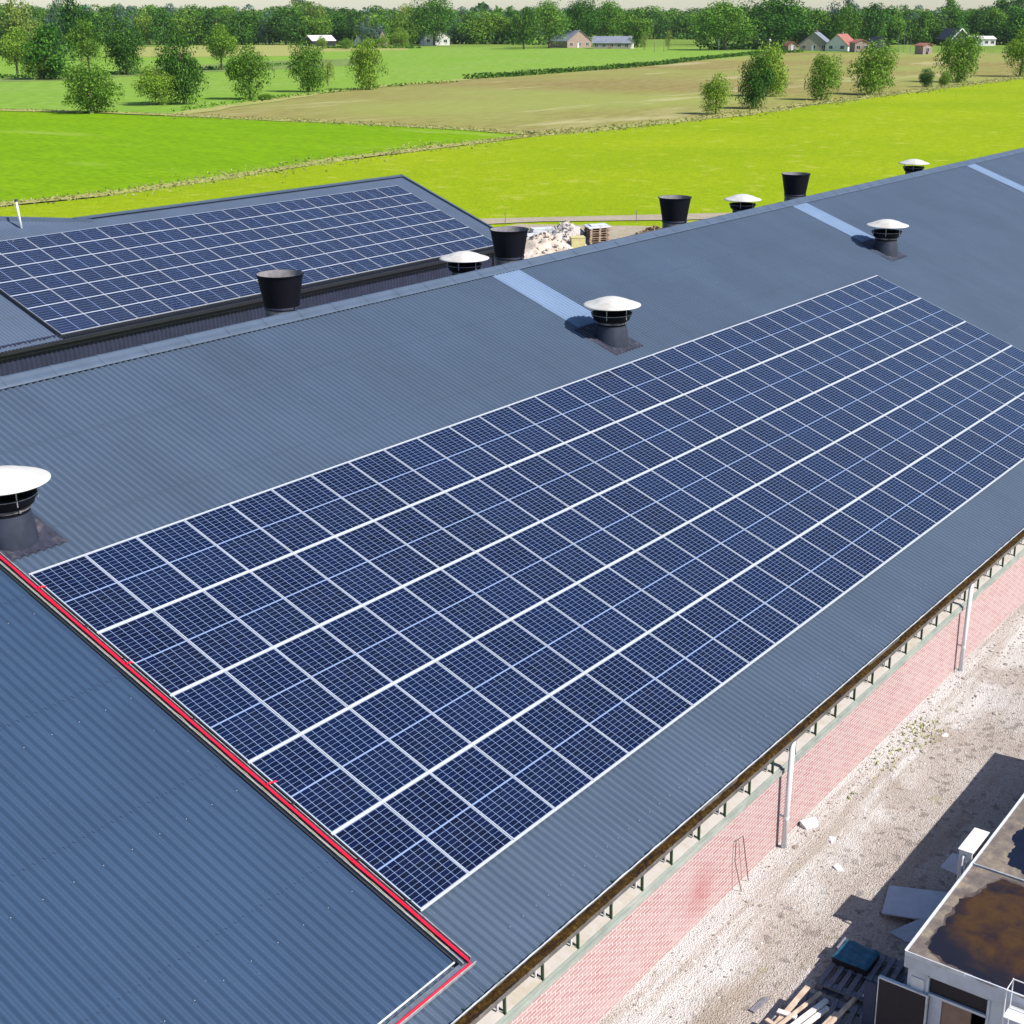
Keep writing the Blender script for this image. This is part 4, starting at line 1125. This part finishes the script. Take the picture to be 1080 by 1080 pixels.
def tree(name, k, p, h, w_, label, cat='tree', group=None, lean=0, yaw=None, trunk=True):
    root = empty(name, (p[0], p[1], .05), label, cat, group)
    root.rotation_euler = (0, 0, tr_r.uniform(0, 6.28) if yaw is None else yaw)
    if lean:     # leaning along the camera's right
        ax = Vector((fwd.x, fwd.y, 0)).normalized()
        root.rotation_euler = (Matrix.Rotation(lean, 4, ax) @ Matrix.Rotation(root.rotation_euler.z, 4, 'Z')).to_euler()
    root.scale = (w_, w_, h)
    o = bpy.data.objects.new('crown', KIND[k][0]); col.objects.link(o); o.parent = root
    if trunk:
        o = bpy.data.objects.new('trunk', KIND[k][1]); col.objects.link(o); o.parent = root
    return root
def tpx(name, k, x0, x1, yt, yb, label, xb=None, cat='tree', group=None, lean=0, trunk=True):
    p = G(xb or (x0 + x1) / 2, yb); D = depth(p)
    return tree(name, k, p, (yb - yt) * D / F_PX / math.cos(TH), (x1 - x0) * D / F_PX * 1.08, label, cat, group, lean, trunk=trunk)
tpx('broadleaf_tree', 'stem', 0, 38, 37, 81, 'spreading green tree at the left edge, left in the dense clump', 19)
tpx('broadleaf_tree', 'wood1', 32, 74, 34, 84, 'wide green tree, right half of the dense left clump', 54)
tpx('broadleaf_tree', 'bush', 27, 58, 52, 84, 'lower bushy yellow green tree in front of the dense left clump', 42)
tpx('broadleaf_tree', 'stem', 80, 113, 29, 77, 'light green open tree standing behind the round bush at left', 95)
tpx('broadleaf_tree', 'dark', 114, 151, 27, 79, 'dark dense round tree right of the open light tree', 134)
tpx('bushy_tree', 'bush', 71, 122, 74, 120, 'round bush-like tree on the edge of the vivid green field', 97)
tpx('bushy_tree', 'bush2', 147, 184, 76, 111, 'small round bushy tree touching the dark tall tree', 165)
tpx('broadleaf_tree', 'dark', 175, 218, 46, 110, 'tallest dark green tree at the corner of the ploughed field', 195)
tpx('broadleaf_tree', 'stem', 220, 253, 33, 74, 'umbrella shaped tree with a bare trunk behind the bushy row', 234)
tpx('bushy_tree', 'bush2', 244, 283, 56, 105, 'round leafy tree right of the tallest dark tree, beside the brown field', 264)
tpx('broadleaf_tree', 'bush', 307, 341, 52, 97, 'upright leafy tree at the far edge of the brown field, left of centre', 325)
tpx('young_tree', 'sparse', 338, 354, 66, 91, 'thin pale young tree beside the upright leafy tree', 346)
tpx('broadleaf_tree', 'oval', 375, 405, 48, 95, 'oval lone tree at the brown field edge, rightmost of the left row', 390)
tpx('bushy_tree', 'bush2', 740, 768, 84, 121, 'small round tree, leftmost of the row on the pasture edge', 755)
tpx('bushy_tree', 'dark', 780, 812, 64, 115, 'taller dark green tree of the pasture edge row, second from left', 793, lean=.10)
tpx('bushy_tree', 'bush', 793, 826, 54, 102, 'green tree half behind the second tree of the pasture edge row', 808, lean=.10)
tpx('bushy_tree', 'oval', 851, 884, 64, 106, 'slender leaning tree in the middle of the pasture edge row', 866, lean=.16)
tpx('bushy_tree', 'bush', 900, 942, 52, 100, 'full leaning tree right of the slender one on the pasture edge', 918, lean=.14)
tpx('shrub', 'dark', 969, 984, 75, 92, 'small dark shrub between two pasture edge trees', cat='shrub')
tpx('shrub', 'bush', 991, 1002, 77, 91, 'tiny green shrub at the foot of the tall pasture edge tree', cat='shrub')
tpx('bushy_tree', 'oval', 993, 1031, 41, 87, 'tall leaning tree near the right end of the pasture edge row', 1009, lean=.14)
tpx('bushy_tree', 'bush2', 1063, 1096, 38, 81, 'dense tree cut by the right edge, rightmost of the pasture edge row', 1075, lean=.10)
# distinct trees of the wood edge
tpx('broadleaf_tree', 'woody', 2, 43, 9, 58, 'large yellow green tree above the left clump')
tpx('broadleaf_tree', 'woodb', 52, 79, 9, 58, 'blue green willow-like tree right of the yellow green one')
tpx('broadleaf_tree', 'wood3', 70, 103, 6, 64, 'tall dark tree behind the light open tree at left')
tpx('broadleaf_tree', 'woody', 319, 346, 9, 44, 'yellow green round tree above the white roofed shed')
tpx('broadleaf_tree', 'wood3', 306, 331, 0, 33, 'dark tree rising highest behind the yellow green round tree')
tpx('broadleaf_tree', 'woody', 419, 440, 10, 42, 'yellow green tree between the two gables left of the white house')
tpx('broadleaf_tree', 'big', 436, 481, 3, 48, 'big dark spreading tree over the white house', 458)
tpx('broadleaf_tree', 'woodb', 379, 402, 23, 49, 'low blue green tree before the pink gable')
tpx('broadleaf_tree', 'wood3', 539, 566, 14, 52, 'dark tree left of the big round tree in the middle')
tpx('broadleaf_tree', 'big', 561, 598, 7, 51, 'big round green tree left of the grey roofed farm')
tpx('broadleaf_tree', 'big', 594, 632, 5, 50, 'tall broad tree over the grey roofed farm, left one', 612)
tpx('broadleaf_tree', 'big', 625, 662, 7, 49, 'tall broad tree over the grey roofed farm, right one', 640)
tpx('broadleaf_tree', 'wood4', 655, 690, 17, 50, 'light green tree right of the farm\'s white gable')
tpx('young_tree', 'sparse', 676, 683, 36, 53, 'pale young tree beside the farm\'s white gable')
tpx('young_tree', 'sparse', 701, 709, 35, 53, 'pale young tree alone on the light meadow')
tpx('broadleaf_tree', 'big', 742, 800, 8, 53, 'huge dark-hearted tree left of the grey thatched house', 765)
tpx('broadleaf_tree', 'big', 780, 845, 2, 52, 'highest huge tree just left of the grey thatched house', 815)
tpx('broadleaf_tree', 'wood4', 878, 906, 12, 50, 'bright green tree behind the red roofed house')
tpx('broadleaf_tree', 'woodb', 872, 902, -1, 47, 'tall blue green tree rising above the red roofed house')
tpx('broadleaf_tree', 'wood3', 900, 930, 10, 49, 'dark round tree right of the red roofed house')
tpx('broadleaf_tree', 'wood3', 1046, 1085, -3, 44, 'dark tall tree in the top right corner')
tpx('broadleaf_tree', 'wood1', 990, 1012, 4, 42, 'pointed tree left of the white gabled barn')
# the wood edge, tree by tree
gk = {'wood1': 'round green tree in the far wood edge', 'wood2': 'tall green tree in the far wood edge', 'wood3': 'dark green tree in the far wood edge', 'wood4': 'light green tree in the far wood edge', 'woodb': 'blue green tree in the far wood edge', 'woody': 'yellow green tree in the far wood edge'}
wr = random.Random(77)
def row(x0, x1, step, yb, ytop, kinds, jit=2.0):
    x = x0
    while x < x1:
        k = wr.choice(kinds); wd = step * wr.uniform(1.6, 2.5)
        tpx('wood_edge_tree', k, x - wd / 2, x + wd / 2, ytop + wr.uniform(-jit, jit), yb + wr.uniform(-.6, .6), gk[k], cat='tree', group=gk[k].replace('tree', 'trees'), trunk=True)
        x += step * wr.uniform(.8, 1.2)
W_ = ['wood1', 'wood2', 'wood3', 'wood4', 'wood1', 'wood2', 'woodb']
row(-140, 345, 15, 47, 16, W_, 3)
row(-140, 350, 17, 42.5, 12, W_, 2)
row(345, 560, 15, 46.5, 19, W_, 3)
row(350, 600, 17, 42, 15, ['wood3', 'wood1', 'wood2', 'woodb'], 2.5)
row(590, 745, 15, 41, 16, ['wood3', 'wood1', 'wood2'], 2)
row(745, 880, 16, 47, 15, W_, 3)
row(845, 1010, 15, 47, 17, W_, 3)
row(900, 1240, 16, 43, 14, W_, 3)
row(1035, 1240, 17, 47, 15, ['wood3', 'wood1', 'wood2'], 3)
row(-120, 1240, 20, 35.5, 12.5, ['wood1', 'wood2', 'wood3', 'woodb'], 2.0)
# far woods beyond, one mass
m = MB(); r = random.Random(55)
for k in range(1250):
    x = r.uniform(-420, 1350); D_ = r.choice((1300, 1600, 2000, 2500, 3100)) * r.uniform(.9, 1.1)
    yb = 15.5 + 14.4 * 1469 / D_ * 1.0
    p = G(x, yb); h_ = r.uniform(11, 18) * (1.25 if D_ > 2300 else 1) * (1.5 if r.random() < .04 else 1); wd = h_ * r.uniform(.7, 1.5)
    for q in range(46):
        t, u = r.uniform(0, 6.28), r.uniform(-.9, 1); s_ = math.sqrt(max(0, 1 - u * u)) * wd * .5
        c = Vector((p.x + s_ * math.cos(t), p.y + s_ * math.sin(t), h_ * (.5 + .48 * u)))
        a_ = Vector((r.gauss(0, 1), r.gauss(0, 1), r.gauss(0, .7))).normalized() * h_ * .15; b_ = a_.cross(Vector((r.gauss(0, 1), r.gauss(0, 1), r.gauss(0, 1)))).normalized() * h_ * .12
        m.poly([c - a_, c - b_, c + a_, c + b_])
tag(m.build('distant_woods', MT['leaf_dark']), 'blue hazy mass of woods along the horizon', 'woods', kind='stuff')
# understorey of the wood edge and reed hedges
def hedge(name, line, w0, h0, mat, label, seed, dens=2.2, size=.5):
    r = random.Random(seed); m = MB()
    for a_, b_ in zip(line, line[1:]):
        L_ = (b_ - a_).length
        for k in range(int(L_ * dens)):
            p = a_.lerp(b_, r.random()); hh = h0 * (.55 + .5 * abs(noise.noise(p * .05)) + .3 * r.random())
            for q in range(3):
                c = p + Vector((r.uniform(-w0, w0), r.uniform(-w0, w0), hh * r.random()))
                v = Vector((r.gauss(0, 1), r.gauss(0, 1), r.gauss(0, 1))).normalized() * size * r.uniform(.5, 1.2); u = v.cross(Vector((r.gauss(0, 1), r.gauss(0, 1), r.gauss(0, 1)))).normalized() * size * .7
                m.poly([c - v, c - u, c + v, c + u])
    return tag(m.build(name, mat), label, 'hedge', kind='stuff')
hedge('reed_strip', from_px([(495, 83.5), (545, 80.5), (600, 76), (640, 73.5), (700, 68), (745, 62.5), (800, 57), (845, 55)]), 1.7, 1.3, MT['leaf_dark'], 'dark green strip of reeds along the ditch beside the brown field', 3, 9.0, .34)
hedge('undergrowth', from_px([(-140, 46.5), (100, 46.5), (345, 45), (440, 45.5), (560, 47), (600, 48)]), 8, 5, MT['leaf_dark'], 'dark undergrowth along the foot of the far wood edge', 4, 2.4, 1.1)
hedge('undergrowth', from_px([(690, 41), (745, 42)]), 6, 4, MT['leaf_dark'], 'dark undergrowth behind the light meadow', 5, 2.4, 1.1)
hedge('undergrowth', from_px([(745, 52), (835, 52.5)]), 5, 3.2, MT['leaf_dark'], 'dark undergrowth under the huge trees left of the thatched house', 6, 4, .9)
hedge('undergrowth', from_px([(895, 48), (1000, 46), (1045, 47), (1240, 46)]), 6, 4, MT['leaf_dark'], 'dark undergrowth behind the small sheds at right', 7, 2.2, 1.1)
hedge('undergrowth', from_px([(345, 51), (400, 51), (440, 51)]), 3, 1.4, MT['leaf'], 'low green bushes along the far edge of the light green meadow', 8, 2.2, .8)
hedge('undergrowth', from_px([(0, 83), (100, 80), (180, 76), (260, 71), (330, 68)]), 2.0, 1.1, MT['leaf_wood'], 'low rough growth along the ditch between the left meadows', 9, 2.4, .5)
hedge('undergrowth', from_px([(185, 118), (230, 112), (300, 103), (345, 98), (420, 91), (480, 87)]), 1.6, .7, MT['leaf'], 'low weeds along the left edge of the brown field', 10, 1.6, .3)
def tufts(line, wd, dens, size, seed, mat, label):
    r = random.Random(seed); m = MB()
    for a_, b_ in zip(line, line[1:]):
        L_ = (b_ - a_).length
        for k in range(int(L_ * dens)):
            p = a_.lerp(b_, r.random()); q = noise.noise(p * .09)
            c = p + Vector((r.gauss(0, wd), r.gauss(0, wd), .1)) * (.8 + q)
            c.z = .12; t = r.uniform(0, 6.28); d_ = Vector((math.cos(t), math.sin(t), 0)) * size * r.uniform(.4, 1.2); h_ = size * r.uniform(.4, 1.3)
            m.poly([c - d_, c + d_, c + d_ * .7 + Vector((r.uniform(-.1, .1), 0, h_)), c - d_ * .6 + Vector((0, r.uniform(-.1, .1), h_ * .8))])
    return tag(m.build('grass_tufts', mat), label, 'grass', kind='stuff')
MT['dry'] = leaf_mat('dry_grass_blades', (.22, .25, .06), (.42, .38, .15), (.55, .48, .24))
for k, (ln, wd, dn, sz) in enumerate(VERGES):
    tufts(from_px(ln), wd, dn, sz, 40 + k, MT['dry'], ['dry pale grass tufts between the vivid field and the near pasture', 'dry pale grass tufts between the vivid field and the brown field', 'dry pale grass tufts between the brown field and the pasture', 'dry pale grass tufts at the far edge of the vivid field'][k])
for x0, x1, yt, yb, lab in ((335, 345, 40, 52, 'small green bush before the white roofed shed'), (358, 372, 42, 52, 'rounded bush right of the white roofed shed'), (398, 410, 39, 51, 'small bush at the foot of the pink gable'), (414, 432, 32, 50, 'rounded bush left of the white house'), (272, 288, 100, 106, 'low dark bush on the edge of the brown field')):
    tpx('shrub', 'bush2', x0, x1, yt, yb, lab, cat='shrub')

# ------------------------------------------------------------------ farm houses
def house(name, x, yb, wpx, wall_h, roof_h, depth_m, rot, wm, rm, label, cat='house', gable=True, wins=2, chim=True, door=True, door_m='trim_white'):
    """gable front along local x; rot turns the front away from the camera"""
    p = G(x, yb); D = depth(p); L_ = wpx * D / F_PX
    root = empty(name, (p.x, p.y, .05), label, cat); root.rotation_euler = (0, 0, -PSI + R(rot))
    a_, b_, h = L_ / 2, depth_m, wall_h; e = .4
    m = MB()
    if gable:     # ridge runs away from the camera
        m.poly([(-a_, 0, 0), (a_, 0, 0), (a_, 0, h), (0, 0, h + roof_h), (-a_, 0, h)]); m.poly([(a_, b_, 0), (-a_, b_, 0), (-a_, b_, h), (0, b_, h + roof_h), (a_, b_, h)])
        m.poly([(-a_, b_, 0), (-a_, 0, 0), (-a_, 0, h), (-a_, b_, h)]); m.poly([(a_, 0, 0), (a_, b_, 0), (a_, b_, h), (a_, 0, h)])
    else:
        m.poly([(-a_, 0, 0), (a_, 0, 0), (a_, 0, h), (-a_, 0, h)]); m.poly([(a_, b_, 0), (-a_, b_, 0), (-a_, b_, h), (a_, b_, h)])
        m.poly([(-a_, b_, 0), (-a_, 0, 0), (-a_, 0, h), (-a_, b_ / 2, h + roof_h), (-a_, b_, h)]); m.poly([(a_, 0, 0), (a_, b_, 0), (a_, b_, h), (a_, b_ / 2, h + roof_h), (a_, 0, h)])
    m.build('wall', MT[wm], root)
    m = MB(); t = .18
    def pitch(q):
        m.hexa([Vector(v) for v in q] + [Vector(v) + Vector((0, 0, t)) for v in q])
    if gable:
        k = roof_h / a_
        pitch([(-a_ - e, -e, h - e * k), (0, -e, h + roof_h), (0, b_ + e, h + roof_h), (-a_ - e, b_ + e, h - e * k)])
        pitch([(0, -e, h + roof_h), (a_ + e, -e, h - e * k), (a_ + e, b_ + e, h - e * k), (0, b_ + e, h + roof_h)])
    else:
        k = roof_h / (b_ / 2)
        pitch([(-a_ - e, -e, h - e * k), (a_ + e, -e, h - e * k), (a_ + e, b_ / 2, h + roof_h), (-a_ - e, b_ / 2, h + roof_h)])
        pitch([(-a_ - e, b_ / 2, h + roof_h), (a_ + e, b_ / 2, h + roof_h), (a_ + e, b_ + e, h - e * k), (-a_ - e, b_ + e, h - e * k)])
    rf = m.build('roof', MT[rm], root)
    if chim:
        m = MB(); cx_ = (0 if gable else a_ * .5); cy_ = b_ * .5
        m.box(cx_ - .4, cx_ + .4, cy_ - .4, cy_ + .4, h + roof_h - .8, h + roof_h + 1.0); m.build('chimney', MT['wall_pink'], rf)
    for i in range(wins):
        wx = -a_ + (i + .5) * 2 * a_ / wins; s_ = min(.75, a_ / wins * .5)
        m = MB(); m.box(wx - s_, wx + s_, -.05, -.01, h * .35, h * .35 + 1.2); wo = m.build('window', MT['glass'], root)
        m = MB()
        for q in ((wx - s_ - .1, wx - s_), (wx + s_, wx + s_ + .1), (wx - .04, wx + .04)): m.box(q[0], q[1], -.10, -.055, h * .35 - .1, h * .35 + 1.3)
        m.box(wx - s_, wx + s_, -.10, -.055, h * .35 + 1.2, h * .35 + 1.3); m.build('frame', MT['trim_white'], wo)
    if door: m = MB(); m.box(-a_ * .1 - .5, -a_ * .1 + .5, -.06, -.01, 0, 2.1); m.build('door', MT[door_m], root)
    return root
house('farm_shed', 342, 48.5, 25, 2.4, 2.3, 14, 28, 'trim_dark', 'metal_white', 'long shed with a bright white roof and dark walls at the wood edge', 'shed', gable=False, wins=0, chim=False, door=False)
house('farmhouse', 461, 48, 27, 4.2, 4.4, 10, 12, 'wall_white', 'thatch_grey', 'white house with tall gable under the big dark tree', wins=3)
house('farmhouse', 449, 48, 9, 2.4, 2.4, 7, 12, 'wall_white', 'thatch_grey', 'small white annex left of the white house', wins=1, chim=False)
house('farmhouse', 404, 49, 11, 2.8, 5.0, 9, 35, 'wall_pink', 'thatch_grey', 'pink gable half hidden by the blue green tree', wins=1)
house('farmhouse', 378, 49, 8, 2.6, 2.4, 6, 0, 'wall_white', 'tile_dark', 'tiny white building left of the pink gable', wins=1, chim=False)
house('farmhouse', 611, 50.5, 32, 3.0, 4.6, 14, 38, 'wall_pink', 'thatch_grey', 'pink brick farmhouse with a steep grey hipped roof under tall trees', wins=3)
house('farm_shed', 645, 51.5, 40, 2.5, 2.6, 9, -6, 'wall_tan', 'thatch_grey', 'long low farm building with a grey roof and brown doors', 'barn', gable=False, wins=5, chim=False, door_m='door_brown')
house('farmhouse', 664, 51.5, 7, 3.0, 1.6, 9, -4, 'wall_white', 'tile_dark', 'white gable at the right end of the long low farm building', wins=1)
house('farmhouse', 858, 53.5, 31, 2.6, 4.6, 13, -18, 'wall_tan', 'thatch_grey', 'grey thatched house with a pale gable front', wins=3)
house('farmhouse', 882, 54, 25, 2.4, 4.2, 12, -30, 'wall_white', 'tile_red', 'white gabled house with a red tiled roof', wins=2)
house('farm_shed', 836, 53.5, 10, 2.0, 1.6, 6, 10, 'wall_pink', 'tile_red', 'small red shed left of the thatched house', 'shed', wins=1, chim=False)
house('farm_shed', 909, 55, 16, 3.6, 1.2, 7, 8, 'wall_pink', 'tile_red', 'small pinkish outbuilding right of the red roofed house', 'shed', wins=2, chim=False, door_m='door_brown')
house('farm_shed', 930, 54.5, 20, 1.6, 4.0, 8, 20, 'tile_dark', 'tile_dark', 'black roofed barn right of the pinkish outbuilding', 'barn', wins=0, chim=False, door=False)
house('field_shed', 978, 57.5, 12, 3.2, .8, 5, 25, 'wall_pink', 'tile_red', 'small reddish shed standing alone in the far meadow', 'shed', wins=1, chim=False, door_m='trim_dark')
house('farmhouse', 1013, 48.6, 20, 3.2, 4.6, 16, 14, 'trim_dark', 'tile_dark', 'dark barn with a white edged gable at the right wood edge', 'barn', wins=0, chim=False, door=False)
house('farm_shed', 1037, 48.6, 26, 3.2, 1.2, 10, 4, 'wall_white', 'metal_white', 'low white extension right of the dark gabled barn', 'shed', gable=False, wins=4, chim=False)
p = G(1013, 45.2); m = MB()      # white barge boards
a_ = 9.4 * depth(p) / F_PX; ca, sa = math.cos(-PSI + R(14)), math.sin(-PSI + R(14))
bb = bpy.data.objects['farmhouse.006'] if 'farmhouse.006' in bpy.data.objects else None
for o in bpy.data.objects:
    if o.get('label', '').startswith('dark barn with a white edged'):
        m = MB(); m.beam((-a_ - .5, -.5, 3.1), (0, -.5, 8.1), .12, .5); m.beam((a_ + .5, -.5, 3.1), (0, -.5, 8.1), .12, .5); m.build('barge_board', MT['white_pvc'], o)
for x, y, lab in ((758, 53, 'thin pale lamp post before the huge dark tree'), (811.5, 53, 'thin pale lamp post left of the thatched house')):
    p = G(x, y); D = depth(p); lp = empty('lamp_post', (p.x, p.y, .05), lab, 'lamp post')
    m = MB(); m.tube([(0, 0, 0), (0, 0, 3.9)], .12, 8); m.build('pole', MT['white_pvc'], lp)
    m = MB(); m.lathe([(.05, 3.9), (.55, 4.0), (.5, 4.4), (.1, 4.6), (0, 4.6)], 12); m.build('lamp_head', MT['trim_white'], lp)
for k, x in enumerate((947, 953, 960, 690, 700)):
    p = G(x, 55); o = empty('garden_post', (p.x, p.y, .05), ['leftmost of three pale thin posts before the reddish shed', 'middle of three pale thin posts before the reddish shed', 'rightmost of three pale thin posts before the reddish shed', 'thin dark post on the light meadow, left one', 'thin dark post on the light meadow, right one'][k], 'post')
    m = MB(); m.tube([(0, 0, 0), (0, 0, 7 if k < 3 else 4)], [.09, .06], 6); m.build('post', MT['pallet'] if k < 3 else MT['bark'], o)

# ------------------------------------------------------------------ air
m = MB(); m.box(-900, 4300, -900, 4300, -1, 46)
hz = m.build('haze', None)
a = bpy.data.materials.new('pale_air'); a.use_nodes = True; nt = a.node_tree; nt.nodes.remove(nt.nodes['Principled BSDF'])
pv = nt.nodes.new('ShaderNodeVolumePrincipled'); pv.inputs['Color'].default_value = (.78, .88, 1, 1); pv.inputs['Density'].default_value = .000035; pv.inputs['Anisotropy'].default_value = 0
nt.links.new(pv.outputs[0], nt.nodes['Material Output'].inputs['Volume'])
hz.data.materials.clear(); hz.data.materials.append(a)
tag(hz, kind='stuff')
